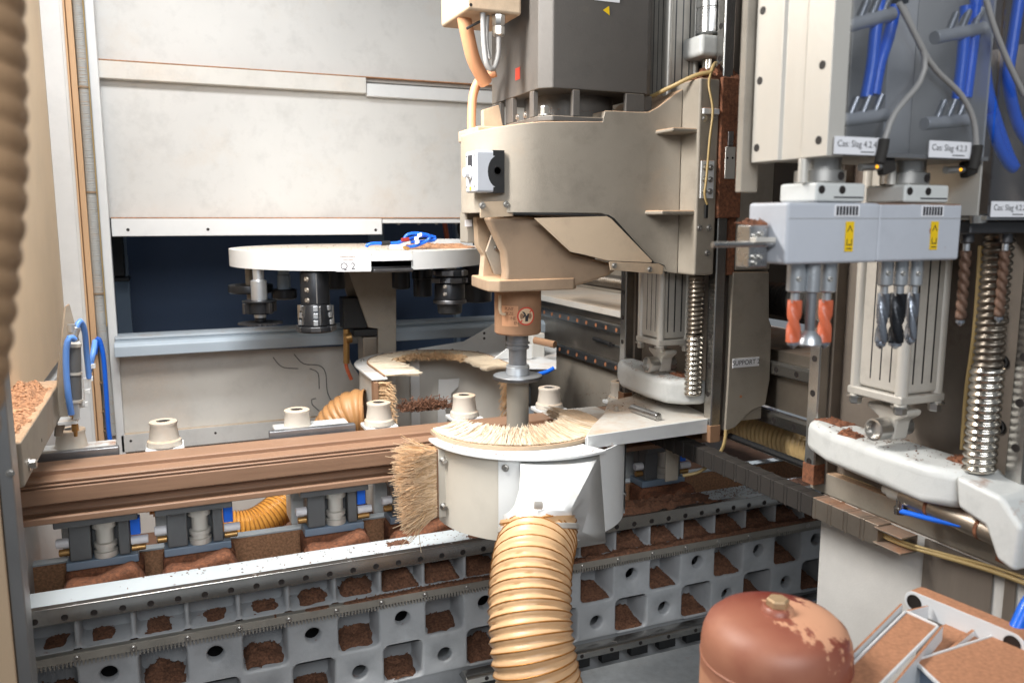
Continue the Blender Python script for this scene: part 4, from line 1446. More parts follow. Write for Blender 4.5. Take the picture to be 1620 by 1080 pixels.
sbk = build('stop_block', MB().box(W(1147, 250, Y=1.783).x, W(1163, 250, Y=1.783).x, 1.781, 1.7845, W(1150, 283, Y=1.783).z, W(1150, 232, Y=1.783).z), M['alu'], su, .002)
for q in (1151, 1159):
    hole(sbk, W(q, 250, Y=1.7808), (0, -1, 0), .003)
build('guide_pin', MB().box(W(1150, 250, Y=1.783).x, W(1158, 250, Y=1.783).x, 1.779, 1.7845, W(1150, 231, Y=1.783).z, W(1150, 208, Y=1.783).z), M['steel'], su, .001)
build('rib', MB().box(1.19, 1.29, 1.80, 1.885, 1.815, 1.826), M['cast_dusty'], su, .005)
build('rib', MB().box(1.165, 1.29, 1.80, 1.885, 1.608, 1.62), M['cast_dusty'], su, .005)
bl_ = build('bolt_plate', MB().box(1.272, 1.312, 1.788, 1.792, 1.65, 1.745), M['bracket_white'], su, .001)
for i in range(2):
    for j in range(3):
        bolt(bl_, (1.283 + .018 * i, 1.788, 1.668 + .03 * j), (0, -1, 0), .0055, .005, 'socket')
for (x, z) in ((1.28, 1.85), (1.31, 1.853), (1.275, 1.575), (1.305, 1.575), (1.302, 1.51)):
    bolt(cp, (x, 1.792, z), (0, -1, 0), .006, .004, 'socket')
build('bracket', MB().box(1.270, 1.318, 1.782, 1.791, 1.86, 1.875), M['bracket_white'], su, .002)
cyp = [(1.30, 1.80, 1.965), (1.285, 1.786, 1.93), (1.293, 1.777, 1.87), (1.287, 1.777, 1.80), (1.282, 1.779, 1.70), (1.278, 1.779, 1.66), (1.29, 1.782, 1.635)]
build('thin_cable', MB().tube(cyp, .0032), M['cable_yellow'], su)
build('plug', MB().box(1.287, 1.295, 1.784, 1.790, 1.60, 1.635), M['black'], su, .001)
build('cable_bundle', MB().tube([(1.30, 1.80, 1.965), (1.265, 1.815, 1.958), (1.225, 1.86, 1.935), (1.185, 1.95, 1.905)], .0055).tube([(1.30, 1.80, 1.965), (1.315, 1.81, 1.985), (1.335, 1.83, 1.995)], .005), M['cable_yellow'], su)
# cover plate at the front flap of the arm
ct = V((0, -.022, 0))
cpts = [(845, 345), (960, 342), (967, 346), (1032, 413), (1030, 415), (962, 412), (925, 403), (902, 398)]
poly = []
for (x, y) in cpts:
    yy = 1.874 - .014 * (y - 342) / 72
    poly.append(W(x, y, Y=yy))
build('cover_plate', MB().prism(poly, (0, .003, 0)), M['cast_tan'], su)
ft = build('cover_tab', MB().prism([W(964, 414, Y=1.86), W(1042, 417, Y=1.86), W(1050, 421, Y=1.86), W(1048, 434, Y=1.86), W(966, 427, Y=1.86)], (0, .004, 0)), M['cast_tan'], su, .001)
for q in ((972, 420), (1028, 426)):
    bolt(ft, W(q[0], q[1], Y=1.86), (0, -1, 0), .0055, .004, 'socket')
ft2 = build('cover_tab', MB().prism([W(760, 320, Y=1.905), W(800, 318, Y=1.905), W(808, 322, Y=1.905), W(810, 335, Y=1.905), W(812, 342, Y=1.905), W(760, 345, Y=1.905)], (0, .004, 0)), M['cast_tan'], su, .001)
bolt(ft2, W(763, 325, Y=1.904), (0, -1, 0), .006, .004, 'socket')
bolt(ft2, W(801, 323, Y=1.904), (0, -1, 0), .006, .004, 'socket')
build('seam', MB().tube([W(812, 338, Y=1.8795), W(900, 340, Y=1.8795), W(962, 342, Y=1.8795), W(970, 347, Y=1.8795), W(1003, 384, Y=1.8795), W(1034, 417, Y=1.8795), W(1050, 420, Y=1.8795), W(1054, 432, Y=1.8795)], .0042, 6, smooth=False), M['black'], su)
# nose casting
YN = 1.915
zn_ = W(820, 463, Y=1.9).z + .032
nose_f = [W(771, 343, Y=YN), W(850, 343, Y=YN), W(905, 400, Y=YN), W(985, 421, Y=YN), W(965, 436, Y=YN), W(930, 448, Y=YN), W(905, 455, Y=YN), W(798, 455, Y=YN), W(801, 430, Y=YN), W(798, 400, Y=YN)]
build('nose_casting', MB().prism(nose_f, (0, .04, 0)), M['cast_brown'], su, .010, 3)
build('nose_core', MB().prism([(.822, 1.956, zn_), (.822, 1.956, 1.61), (1.14, 1.956, 1.61), (1.10, 1.956, 1.52), (1.04, 1.956, 1.475), (.97, 1.956, zn_)], (0, .17, 0)), M['cast_brown'], su, .006)
n2 = [W(754, 343, Y=2.06), W(772, 343, Y=2.06), W(776, 372, Y=2.06), W(768, 398, Y=2.06), W(780, 432, Y=2.06), W(796, 436, Y=2.06), W(796, 446, Y=2.06), W(762, 446, Y=2.06), W(766, 404, Y=2.06), W(756, 388, Y=2.06)]
build('nose_rib', MB().prism(n2, (0, .03, 0)), M['cast_tan'], su, .003)
build('rib_plate', MB().prism([W(769, 398, Y=1.99), W(780, 366, Y=1.99), W(800, 400, Y=1.99), W(797, 436, Y=1.99), W(783, 434, Y=1.99)], (0, .01, 0)), M['cast_dusty'], su, .002)
bolt(su, W(785, 392, Y=1.989), (0, -1, 0), .005, .004, 'socket')
zn = W(820, 463, Y=1.9).z
build('nose_flange', MB().prism([V((p_.x, p_.y, zn + .002)) for p_ in (W(762, 462, Y=1.99), W(772, 462, Y=1.93), W(790, 462, Y=1.908), W(908, 460, Y=1.908), W(912, 460, Y=1.93), V((AX.x + .11, 2.12, zn)), V((AX.x - .10, 2.12, zn)))], (0, 0, .03)), M['cast_brown'], su, .004, 3)
ns = build('spindle_nose', MB().lathe((AX.x, AX.y, 0), (0, 0, 1), [(.058, 1.292), (.063, 1.2965), (.063, zn + .002)], 48), M['nose_tan'], su)
# small pipe at the nose
build('air_pipe', MB().tube([(AX.x - .068, 1.99, 1.40), (AX.x - .07, 1.985, 1.375), (AX.x - .068, 1.985, 1.355), (AX.x - .055, 1.985, 1.35)], .004), M['cast_tan'], su)
# notice and round prohibition sign bent round the nose


def nose_pt(a, z, d=0):
    return V((AX.x + math.cos(a) * (.063 + d), AX.y + math.sin(a) * (.063 + d), z))


ac = math.atan2(-AX.y, -AX.x)
sg = MB()
n_ = 10
aa, ab = ac - .72, ac + .02
vs = []
for i in range(n_ + 1):
    a = aa + (ab - aa) * i / n_
    vs += [nose_pt(a, 1.318, .0004), nose_pt(a, 1.372, .0004)]
sg.add(vs, [(2 * i, 2 * i + 2, 2 * i + 3, 2 * i + 1) for i in range(n_)])
build('notice', sg, M['notice_tan'], ns)
for i, s in enumerate((' PUNT', ' OEZE', '   INE', '     EN')):
    a = ac - .34
    d = V((math.cos(a), math.sin(a), 0))
    for q, chh in enumerate(s):
        if chh == ' ':
            continue
        a2 = ac - .62 + q * .1
        d2 = V((math.cos(a2), math.sin(a2), 0))
        text(ns, chh, nose_pt(a2, 1.364 - .0125 * i, .0008), V((-d2.y, d2.x, 0)), (0, 0, 1), .0115, M['ink_brown'])


def nose_disc(name, r0, r1, d, mat_, n=28):
    mb = MB()
    vs = []
    for i in range(n):
        t = 2 * PI * i / n
        for r in (r0, r1):
            vs.append(nose_pt(ac + .36 + math.cos(t) * r / .063, 1.345 + math.sin(t) * r, d))
    mb.add(vs, [(2 * i, 2 * i + 1, 2 * ((i + 1) % n) + 1, 2 * ((i + 1) % n)) for i in range(n)])
    return build(name, mb, M[mat_], ns)


nose_disc('sign_face', .0001, .0215, .0005, 'sign_cream')
nose_disc('sign_ring', .0205, .0245, .0009, 'sign_red')


def nose_bar(name, pts, d, mat_):
    mb = MB()
    vs = [nose_pt(ac + .36 + x / .063, 1.345 + z, d) for (x, z) in pts]
    mb.add(vs, [tuple(range(len(pts)))])
    build(name, mb, M[mat_], ns)


nose_bar('sign_hand', [(-.003, -.014), (.005, -.014), (.007, .0), (.009, .006), (.004, .007), (.002, .002), (-.003, .001)], .0008, 'ink')
nose_bar('sign_hand', [(-.012, .012), (-.006, .012), (.0, .004), (-.004, -.001), (-.007, -.004), (-.009, -.002), (-.005, .004)], .0008, 'ink')
nose_bar('sign_bar', [(-.016, -.0135), (-.0135, -.016), (.016, .0135), (.0135, .016)][:2] + [(.016, .0135), (.0135, .016)], .0011, 'sign_red')
# tool in the spindle
tl_ = thing('grooving_tool', 'steel grooving disc tool clamped in the milling spindle', 'cutting tool', (AX.x, AX.y, 1.03))
build('holder', MB().lathe((AX.x, AX.y, 0), (0, 0, 1), [(.0245, 1.203), (.0245, 1.247), (.0245, 1.249), (.031, 1.2505), (.031, 1.257), (.028, 1.258), (.028, 1.263), (.033, 1.264), (.033, 1.268), (.029, 1.269), (.029, 1.29)], 40), M['steel_mid'], tl_)
build('collar', MB().lathe((AX.x, AX.y, 0), (0, 0, 1), [(.032, 1.179), (.032, 1.196), (.0325, 1.197), (.0325, 1.200), (.031, 1.201), (.031, 1.205), (.0255, 1.206)], 40), M['tool_silver'], tl_)
zd = 1.178
build('disc', MB().lathe((AX.x, AX.y, 0), (0, 0, 1), [(.058, zd - .012), (.066, zd - .011), (.067, zd - .003), (.066, zd - .001), (.060, zd), (.02, zd)], 64), M['tool_silver'], tl_)
build('rim', MB().lathe((AX.x, AX.y, 0), (0, 0, 1), [(.0675, zd - .012), (.0682, zd - .011), (.0682, zd - .003), (.0675, zd - .002)], 64), M['steel_dark'], tl_)
build('shank', MB().lathe((AX.x, AX.y, 0), (0, 0, 1), [(.0305, 1.02), (.0305, zd - .012)], 40), M['grey_box'], tl_)

# motor
mx0, mx1, my0, my1 = .868, 1.192, 1.882, 2.25
ch = .028
moct = [(mx0 + ch, my0), (mx1 - ch, my0), (mx1, my0 + ch), (mx1, my1 - ch), (mx1 - ch, my1), (mx0 + ch, my1), (mx0, my1 - ch), (mx0, my0 + ch)]
mot = build('motor', MB().prism([(x, y, 1.915) for x, y in moct], (0, 0, .6)), M['motor'], su, .003)
build('motor_core', MB().lathe(((mx0 + mx1) / 2, (my0 + my1) / 2, 1.85), (0, 0, 1), [(.12, 0), (.12, .066)], 40), M['motor'], su)
build('motor_base', MB().prism([(x, y, 1.8365) for x, y in moct], (0, 0, .014)), M['motor'], su, .003)
for (x0, x1, y0, y1) in ((mx0, mx0 + .014, my0 + .055, my0 + .08), (mx0, mx0 + .014, my0 + .19, my0 + .24), (mx0, mx0 + .014, my1 - .09, my1 - .03), (mx0 + ch + .055, mx0 + ch + .075, my0, my0 + .014), (mx1 - .09, mx1 - .035, my0, my0 + .014), (mx1 - .04, mx1, my0 + .02, my0 + .06)):
    build('motor_pillar', MB().box(x0, x1, y0, y1, 1.8505, 1.9145), M['motor'], su, .002)
bolt(su, (mx0 + .02, my0 + .03, 1.851), (0, 0, 1), .0115, .022)
for k in range(2):
    bolt(su, (mx0 - .001, my0 + .10 + .05 * k, 1.86), (-1, 0, 0), .006, .005, 'socket')
wt = [V((0, 0, .011)), V((.010, 0, -.008)), V((-.010, 0, -.008))]
wp_ = W(960, 17, Y=my0 - .0006)
build('warning_sticker', MB().prism([wp_ + V((-.011, 0, 0)), wp_ + V((.006, 0, .011)), wp_ + V((.008, 0, -.011))], (0, -.0006, 0)), M['yellow'], mot)
build('sticker', MB().box(mx0 - .0012, mx0 - .0004, 2.02, 2.05, 1.955, 1.985), M['sign_red'], mot)
build('type_plate', MB().box(W(940, 0, Y=my0).x, W(980, 0, Y=my0).x, my0 - .0015, my0 - .0005, W(960, 3, Y=my0).z, 2.25), M['label_white'], mot)
jb = build('junction_box', MB().box(.70, .845, 1.955, 2.16, 2.095, 2.4), M['cast_tan'], su, .008)
hole(jb, W(745, 8, Y=1.955), (0, -1, 0), .004)
build('gland', MB().lathe((.79, 1.975, 2.045), (0, 0, 1), [(.012, 0), (.016, .004), (.016, .022), (.013, .024), (.017, .03), (.017, .049)], 8), M['bolt'], su)
build('cable', MB().tube([(.79, 1.975, 2.05), (.787, 1.972, 2.0), (.772, 1.965, 1.965), (.755, 1.962, 1.972), (.748, 1.965, 2.02), (.746, 1.97, 2.1)], .007), M['cable_grey'], su)
build('cable', MB().tube([(.765, 1.985, 2.1), (.762, 1.985, 2.03), (.768, 1.98, 1.99)], .005), M['cable_grey'], su)
build('orange_hose', MB().tube([(.72, 2.04, 2.11), (.735, 2.05, 2.06), (.76, 2.07, 2.0), (.80, 2.09, 1.95)], .018), M['orange_cable'], su)
build('tie', MB().tube([(.715, 2.0, 2.062), (.765, 2.0, 2.09)], .0035), M['steel_dark'], su)
build('orange_hose', MB().tube([(.84, 2.12, 1.985), (.805, 2.14, 1.97), (.785, 2.145, 1.93), (.777, 2.14, 1.86), (.775, 2.13, 1.80)], .012), M['orange_cable'], su)
build('arm_ear', MB().box(.742, .80, 2.0, 2.15, 1.80, 1.83), M['cast_tan'], su, .004)
build('arm_fin', MB().prism([(.80, 2.11, 1.83), (.80, 2.11, 1.885), (.845, 2.11, 1.90), (.86, 2.11, 1.83)], (0, .02, 0)), M['cast_tan'], su, .002)
# switch box on the arm's rounded end
sx0, sx1, sy0, sy1, sz0, sz1 = .700, .770, 1.90, 1.975, 1.662, 1.762
sb2 = build('switch_box', MB().box(sx0, sx1, sy0, sy1, sz0, sz1), M['box_grey'], su, .006, 3)
cpt = [(sx1 + .004, sz0 - .001), (sx1 + .004, sz1 + .001), (.745, sz1 + .001), (.745, sz1 - .012)]
for k in range(1, 12):
    a = PI * (.5 + k / 12) - PI * .0
    cpt.append((.757 + math.cos(a) * .026, (sz0 + sz1) / 2 + math.sin(a) * .038))
cpt += [(.745, sz0 + .012), (.745, sz0 - .001)]
build('black_cap', MB().prism([(x, sy0 - .0015, z) for x, z in cpt], (0, .07, 0)), M['black'], sb2)
build('button', MB().lathe((.756, sy0 - .0015, 1.714), (0, -1, 0), [(.0105, 0), (.0105, .001), (.0085, .001), (.0085, -.0005)], 24), M['black_gloss'], sb2)
build('window', MB().box(sx0 - .0015, sx0, 1.925, 1.953, 1.712, 1.752), M['ink'], sb2)
build('knob', MB().lathe((sx0, 1.938, 1.71), (-1, 0, 0), [(.017, 0), (.017, .004), (.013, .006), (.012, .016), (.009, .018)], 24), M['label_white'], sb2)
build('sticker', MB().box(sx0 - .001, sx0, 1.932, 1.944, 1.668, 1.676), M['yellow'], sb2)
for (y, z) in ((1.91, 1.75), (1.965, 1.75), (1.91, 1.676), (1.965, 1.676)):
    hole(sb2, (sx0, y, z), (-1, 0, 0), .003)
# small box beside the nose
jb2 = build('sensor_box', MB().box(W(735, 350, Y=2.12).x, W(757, 350, Y=2.12).x, 2.10, 2.16, W(745, 384, Y=2.12).z, W(745, 336, Y=2.12).z), M['grey_box'], su, .003)
q = W(741, 353, Y=2.0995)
build('sticker', MB().box(q.x - .01, q.x + .01, 2.0985, 2.0995, q.z - .009, q.z + .009), M['label_white'], jb2)

# ------------------------------------------------------------------ upright supports with vertical guide rails


def support(name, label, yn, yf, ztop, foot_pts, cy, cs, zc0, spy, spr, zs0, zs1):
    s = thing(name, label, 'machine column', (1.45, (yn + yf) / 2, .98))
    for y in (yn, yf):
        r = build('guide_rail', MB().prism([(1.372, y - .017, 1.0), (1.345, y - .017, 1.0), (1.342, y - .0145, 1.0), (1.342, y + .0145, 1.0), (1.345, y + .017, 1.0), (1.372, y + .017, 1.0)], (0, 0, ztop - 1.0)), M['steel_rail'], s, .0008)
        z = 1.045
        while z < ztop:
            hole(r, (1.3419, y, z), (-1, 0, 0), .0075)
            z += .08
        build('dirty_end', MB().box(1.3405, 1.3745, y - .0185, y + .0185, .992, 1.04), M['rust_dust' if yn < 1.2 else 'nose_tan'], s, .002)
    build('back_plate', MB().box(1.40, 1.42, yn + .018, yf - .018, 1.02, ztop), M['plate_stained_shaded'], s)
    build('side_cheek', MB().box(1.3725, 1.42, yf - .025, yf + .022, .99, ztop), M['plate_stained_shaded'], s, .003)
    ff = build('foot', MB().prism([(x, y, 1.085) for (x, y) in foot_pts], (0, 0, .072)), M['cast_white'], s, .020, 4)
    # air cylinder
    cx = 1.30
    cyl = build('air_cylinder', MB().box(cx - cs * .78, cx + cs * .78, cy - cs, cy + cs, zc0, ztop), M['cylinder'], s, cs * .12)
    for i in (-1, 1):
        for j in (-1, 1):
            build('tie_rod', MB().cyl((cx + i * cs * .72, cy + j * cs * .88, zc0 - .02), (cx + i * cs * .72, cy + j * cs * .88, ztop), cs * .19, n=16), M['alu'], s)
            bolt(s, (cx + i * cs * .72, cy + j * cs * .88, zc0 - .02), (0, 0, -1), cs * .2, .016)
    for k in range(3):
        build('groove', MB().box(cx - cs * .785, cx - cs * .775, cy - cs * .5 + k * cs * .38, cy - cs * .5 + k * cs * .38 + .003, zc0 + .02, ztop), M['steel_dark'], s)
        build('groove', MB().box(cx - cs * .45 + k * cs * .38, cx - cs * .45 + k * cs * .38 + .004, cy - cs * 1.004, cy - cs * .996, zc0 + .02, ztop), M['steel_dark'], s)
    build('cylinder_flange', MB().box(cx - cs * .92, cx + cs * .92, cy - cs * 1.08, cy + cs * 1.08, zc0 - .018, zc0 - .001), M['cylinder'], s, .004)
    build('clevis', MB().prism([(cx - .02, cy - cs * .8, zc0 - .034), (cx - .02, cy + cs * .8, zc0 - .034), (cx - .02, cy + cs * .8, zc0 - .045), (cx - .02, cy + cs * .3, zc0 - .06), (cx - .02, cy + cs * .22, zc0 - .10), (cx - .02, cy - cs * .32, zc0 - .10), (cx - .02, cy - cs * .42, zc0 - .06), (cx - .02, cy - cs * .8, zc0 - .045)], (.04, 0, 0)), M['cylinder'], s, .006)
    build('pin', MB().lathe((cx - .055, cy - cs * .06, zc0 - .078), (1, 0, 0), [(.008, .012), (.016, .012), (.018, 0), (.022, .001), (.022, .03), (.018, .034), (.018, .09)], 24), M['bolt'], s)
    zc_ = 1.155 + (zs1 - 1.155) * .42
    hose('cable_spring', [(1.315, spy, zs0), (1.315, spy, zc_)], spr, .0135, spr * .22, M['spring'], s, n=24, helix=True)
    hose('cable_spring', [(1.315, spy, zc_), (1.315, spy, zs1)], spr * .86, .0125, spr * .24, M['spring_dirty'], s, n=24, helix=True)
    return s


s1_ = support('support_column', 'column labelled SUPPORT 2 carrying the milling spindle', 1.822, 2.285, 2.7,
              [(1.37, 2.26), (1.31, 2.26), (1.262, 2.16), (1.25, 2.0), (1.26, 1.91), (1.30, 1.87), (1.37, 1.85)], 1.985, .058, 1.265, 1.853, .023, 1.12, 1.47)
fp = [(1160, 300), (1217, 300), (1217, 500), (1220, 515), (1217, 560), (1211, 640), (1188, 650), (1162, 678), (1147, 684), (1150, 620), (1158, 440)]
fpl = build('front_plate', MB().prism([W(x, y, Y=1.80) for (x, y) in [(1160, 430), (1217, 430), (1217, 505), (1221, 516), (1218, 600), (1211, 640), (1188, 650), (1163, 676), (1147, 682), (1152, 607)]], (0, .02, 0)), M['cast_dusty'], s1_, .003)
build('body', MB().box(1.4205, 1.525, 1.8205, 2.32, 1.04, 2.7), M['cast_dusty'], s1_)
build('front_plate', MB().box(1.40, 1.515, 1.80, 1.82, 1.462, 2.7), M['cast_dusty'], s1_, .003)
q = W(1180, 573, Y=1.799)
lb = build('label_plate', MB().box(q.x - .044, q.x + .044, 1.7975, 1.7995, q.z - .0125, q.z + .0125), M['label_white'], s1_)
text(lb, 'SUPPORT 2', (q.x, 1.797, q.z), (1, 0, 0), (0, 0, 1), .0185, M['ink'])
hole(fpl, W(1172, 627, Y=1.799), (0, -1, 0), .004, M['dirt_plug'])
build('rust_stain', MB().box(1.3755, 1.398, 1.803, 1.84, 1.45, 1.60), M['rust_dust'], s1_)
# ball screw over the carriage
build('ball_screw', MB().cyl((1.355, 1.885, 1.93), (1.355, 1.885, 2.7), .019), M['spring'], s1_)
build('screw_nut', MB().lathe((1.355, 1.885, 2.075), (0, 0, 1), [(.03, 0), (.038, .004), (.038, .06), (.036, .062), (.036, .066), (.038, .068), (.038, .12)], 32), M['steel'], s1_)
build('nut_housing', MB().prism([(1.30, 1.845, 2.015), (1.30, 1.96, 2.015), (1.325, 1.985, 2.015), (1.398, 1.985, 2.015), (1.398, 1.845, 2.015)], (0, 0, .055)), M['cast_white'], s1_, .012, 3)
build('piston_rod', MB().cyl((1.33, 2.10, 1.98), (1.33, 2.10, 2.7), .012).cyl((1.33, 2.075, 1.98), (1.33, 2.075, 2.7), .009), M['steel'], s1_)
build('rod_head', MB().cyl((1.33, 2.09, 1.95), (1.33, 2.09, 2.01), .035), M['steel_dark'], s1_, .003)
build('cam_plate', MB().prism([(1.398, 1.99, 1.96), (1.398, 2.06, 1.97), (1.398, 2.06, 2.02), (1.398, 2.02, 2.06), (1.398, 2.02, 2.2), (1.398, 1.99, 2.2)], (-.01, 0, 0)), M['label_white'], s1_, .003)
mb = MB()
heap(mb, 1.268, 1.40, 1.795, 1.93, 1.949, .036, 30, 30, .7, lambda u, v: .35 + .9 * u * (1 - v), 700, 6, thr=.02)
tag(build('sawdust', mb, M['rust_dust'], kind='stuff'), 'reddish sawdust piled on the milling carriage by the ball screw', 'sawdust')

s2_ = support('support_column', 'right column whose lower cylinder and cast foot show under the drills', .94, 1.43, 1.9,
              [(1.37, 1.405), (1.30, 1.40), (1.262, 1.30), (1.25, 1.16), (1.24, 1.04), (1.27, .985), (1.37, .965)], 1.165, .062, 1.272, .985, .026, 1.155, 1.60)
build('foot_bracket', MB().prism([(1.26, .99, 1.153), (1.26, .90, 1.14), (1.26, .86, 1.10), (1.26, .865, 1.02), (1.26, .90, 1.03), (1.26, .925, 1.08), (1.26, .98, 1.095)], (.1, 0, 0)), M['cast_white'], s2_, .01, 3)
build('lower_plate', MB().box(1.373, 1.40, .90, 1.455, .97, 1.02), M['cast_dusty'], s2_, .002)
build('wire_bundle', MB().tube([(1.37, 1.06, 1.55), (1.36, 1.05, 1.4), (1.365, 1.06, 1.28), (1.36, 1.055, 1.17)], .005).tube([(1.37, 1.045, 1.55), (1.365, 1.035, 1.4), (1.36, 1.04, 1.25), (1.365, 1.05, 1.17)], .004), M['cable_yellow'], s2_)
for (y, z) in ((1.05, 1.20), (1.03, 1.27), (1.065, 1.25), (1.02, 1.34), (1.03, 1.42), (1.06, 1.33), (1.015, 1.22)):
    build('grommet', MB().lathe((1.399, y, z), (-1, 0, 0), [(.013, 0), (.013, .004), (.009, .004), (.009, 0)], 18), M['black'], s2_)
mb = MB()
for (xa, xb, ya, yb, h) in ((1.27, 1.30, 1.225, 1.28, .006), (1.31, 1.36, 1.01, 1.06, .009), (1.31, 1.36, 1.31, 1.39, .003)):
    heap(mb, xa, xb, ya, yb, 1.156, h, 16, 16, .8, None, 80, int(ya * 30))
for (xa, xb, ya, yb, h) in ((1.31, 1.36, 1.9, 2.0, .005),):
    heap(mb, xa, xb, ya, yb, 1.156, h, 14, 14, .8, None, 60, int(ya * 30))
tag(build('sawdust', mb, M['rust_dust'], kind='stuff'), 'small heaps of reddish sawdust on the white cast feet', 'sawdust')

# ------------------------------------------------------------------ cross beam with horizontal rails, behind the columns
gb = thing('cross_beam', 'dusty cross beam with two long guide rails behind the columns', 'machine beam', (1.7, 2.6, .9))
build('body', MB().box(1.56, 1.9, .6, 2.6, 1.07, 1.235).box(1.56, 1.9, 2.601, 3.9, 1.02, 1.235), M['steel_stained'], gb)
build('top_plate', MB().box(1.53, 1.9, 2.32, 3.9, 1.2355, 1.262), M['wall_dusty'], gb, .003)
build('back_panel', MB().box(1.88, 1.9, 2.33, 3.9, 1.263, 2.6), M['cast_dusty'], gb)
build('back_panel', MB().box(1.88, 1.9, .6, 2.325, 1.263, 2.6), M['floor_dark'], gb)  # coloured dark to stand in for the unlit interior behind the gap
for (z, m_, xx) in ((1.188, 'steel_rail', 1.536), (1.045, 'steel_rail', 1.536)):
    r = build('guide_rail', MB().prism([(xx + .024, .6, z - .019), (xx + .003, .6, z - .019), (xx, .6, z - .015), (xx, .6, z + .012), (xx + .006, .6, z + .019), (xx + .024, .6, z + .019)], (0, 3.3, 0)), M[m_], gb, .001)
    y = 1.30
    while y < 3.8:
        hole(r, (xx - .0002, y, z - .002), (-1, 0, 0), .008, M['dirt_plug'] if y > 2.3 else M['hole'])
        y += .08
build('seam', MB().box(1.553, 1.5595, 2.33, 2.75, 1.118, 1.124), M['steel'], gb)
build('stop', MB().cyl((1.545, 2.85, 1.128), (1.545, 2.72, 1.124), .008), M['steel_dark'], gb)
build('web_plate', MB().box(1.57, 1.85, 2.62, 3.9, .70, 1.018), M['cast_dusty'], gb)
hs = hose('cross_spring', [(1.47, 3.0, 1.375), (1.47, 2.3, 1.372)], .024, .0135, .006, M['spring_dirty'], n=24)
tag(hs, 'horizontal metal spring hose behind the milling arm', 'spring hose')
tag(build('clamp_handle', MB().tube([W(846, 538, Y=2.7), W(878, 545, Y=2.62)], .013, 14), M['nose_tan']), 'short dusty round bar beside the spindle nose, by the rail end', 'bar')
tag(build('air_tube', MB().tube([W(850, 592, Y=2.5), W(865, 588, Y=2.5), W(876, 582, Y=2.5)], .007), M['blue']), 'short blue air tube end right of the grooving disc', 'tube')
# behind between the columns
hs = hose('spring_hose', [(1.62, 1.95, 1.37), (1.62, 1.4, 1.37)], .045, .022, .008, M['rubber'], n=24)
tag(hs, 'dark spring hose in shadow behind the orange drills', 'spring hose')
ch_ = hose('cream_hose', [(1.67, 2.1, .945), (1.67, 1.8, .95), (1.67, 1.4, .955), (1.67, 1.2, .955)], .055, .019, .006, M['hose_cream'])
tag(ch_, 'cream ribbed hose seen through the gap between the columns', 'hose')
bk = thing('far_tray', 'far side tray with bright slats seen through the gap', 'tray', (2.1, 2.3, .6))
for k in range(3):
    build('slat', MB().box(1.95 + .07 * k, 1.99 + .07 * k, 1.6, 3.2, .76 - .01 * k, .775 - .01 * k), M['alu'], bk, .002)
build('slat', MB().box(2.17, 2.3, 1.6, 3.2, .70, .72), M['blue'], bk)
build('bag', MB().lathe((2.35, 2.75, .78), (0, 1, 0), [(.02, 0), (.08, .05), (.10, .2), (.08, .35), (.02, .42)], 20), M['wall_dusty'], bk)

# ------------------------------------------------------------------ cable chain and lower base of the right column
ec = thing('cable_chain', 'black flat cable chain leading to the lower right base', 'cable chain', (1.33, 1.6, .95))
y = 2.35
k = 0
while y > 1.20:
    dusty = y < 1.42
    build('link', MB().box(1.305, 1.343, y - .046, y, .936, .982).box(1.303, 1.3449, y - .012, y - .004, .9345, .9835), M['steel_stained' if dusty else 'chain_black'], ec, .002)
    y -= .0465
    k += 1
build('end_shell', MB().box(1.300, 1.345, 1.125, 1.195, .942, .946).box(1.300, 1.345, 1.125, 1.195, .974, .978).box(1.341, 1.345, 1.125, 1.195, .946, .974), M['steel_stained'], ec, .001)
for (y, z) in ((1.15, .96), (1.18, .962)):
    bolt(ec, (1.3408, y, z), (-1, 0, 0), .005, .004)
build('wires', MB().tube([(1.325, 1.20, .955), (1.33, 1.14, .953), (1.345, 1.08, .955), (1.35, .95, .968), (1.35, .80, .972)], .0045).tube([(1.322, 1.20, .962), (1.33, 1.13, .96), (1.348, 1.07, .961), (1.352, .95, .976), (1.352, .80, .982)], .003), M['cable_yellow'], ec)
tag(build('hanging_wire', MB().tube([W(1148, 680, Y=1.78), W(1146, 700, Y=1.78), W(1135, 722, Y=1.80), W(1108, 745, Y=1.83), W(1080, 752, Y=1.85)], .0045), M['cable_yellow']), 'loose yellow wire drooping below the SUPPORT 2 column', 'wire')
tag(build('dark_rod', MB().tube([(1.42, 1.82, 1.0), (1.42, 1.40, 1.0)], .009, 8), M['black']), 'thin black rod running past the column foot', 'rod')
rb = thing('column_base', 'off white machine base panel with brushed steel plates', 'machine base', (1.4, 1.1, .1))
build('panel', MB().box(1.3735, 1.42, .3, 1.415, .1, .968), M['base_panel'], rb, .003)
build('plate', MB().box(1.368, 1.373, .98, 1.128, .1, .966), M['brushed'], rb)
build('plate', MB().box(1.368, 1.373, .935, .955, .1, .966), M['brushed'], rb)
build('plate', MB().box(1.368, 1.373, .40, .905, .1, .966), M['brushed'], rb)
build('front_edge', MB().box(1.421, 1.9, 1.40, 1.415, .1, .968), M['base_panel'], rb)
pp = thing('air_pipe', 'stained steel pipe with end fitting under the white cast foot', 'pipe', (1.3, 1.0, 1.05))
build('pipe', MB().cyl(W(1432, 782, X=1.3), W(1700, 897, X=1.3), .021), M['steel_stained'], pp)
for t in (.18, .5):
    a_, b2_ = W(1432, 782, X=1.3), W(1700, 897, X=1.3)
    build('band', MB().cyl(a_.lerp(b2_, t), a_.lerp(b2_, t + .02), .0222), M['rust_dust'], pp)
build('end_fitting', MB().cyl(W(1410, 775, X=1.3), W(1432, 782, X=1.3), .017).cyl(W(1400, 772, X=1.3), W(1412, 776, X=1.3), .011), M['cylinder'], pp, .002)
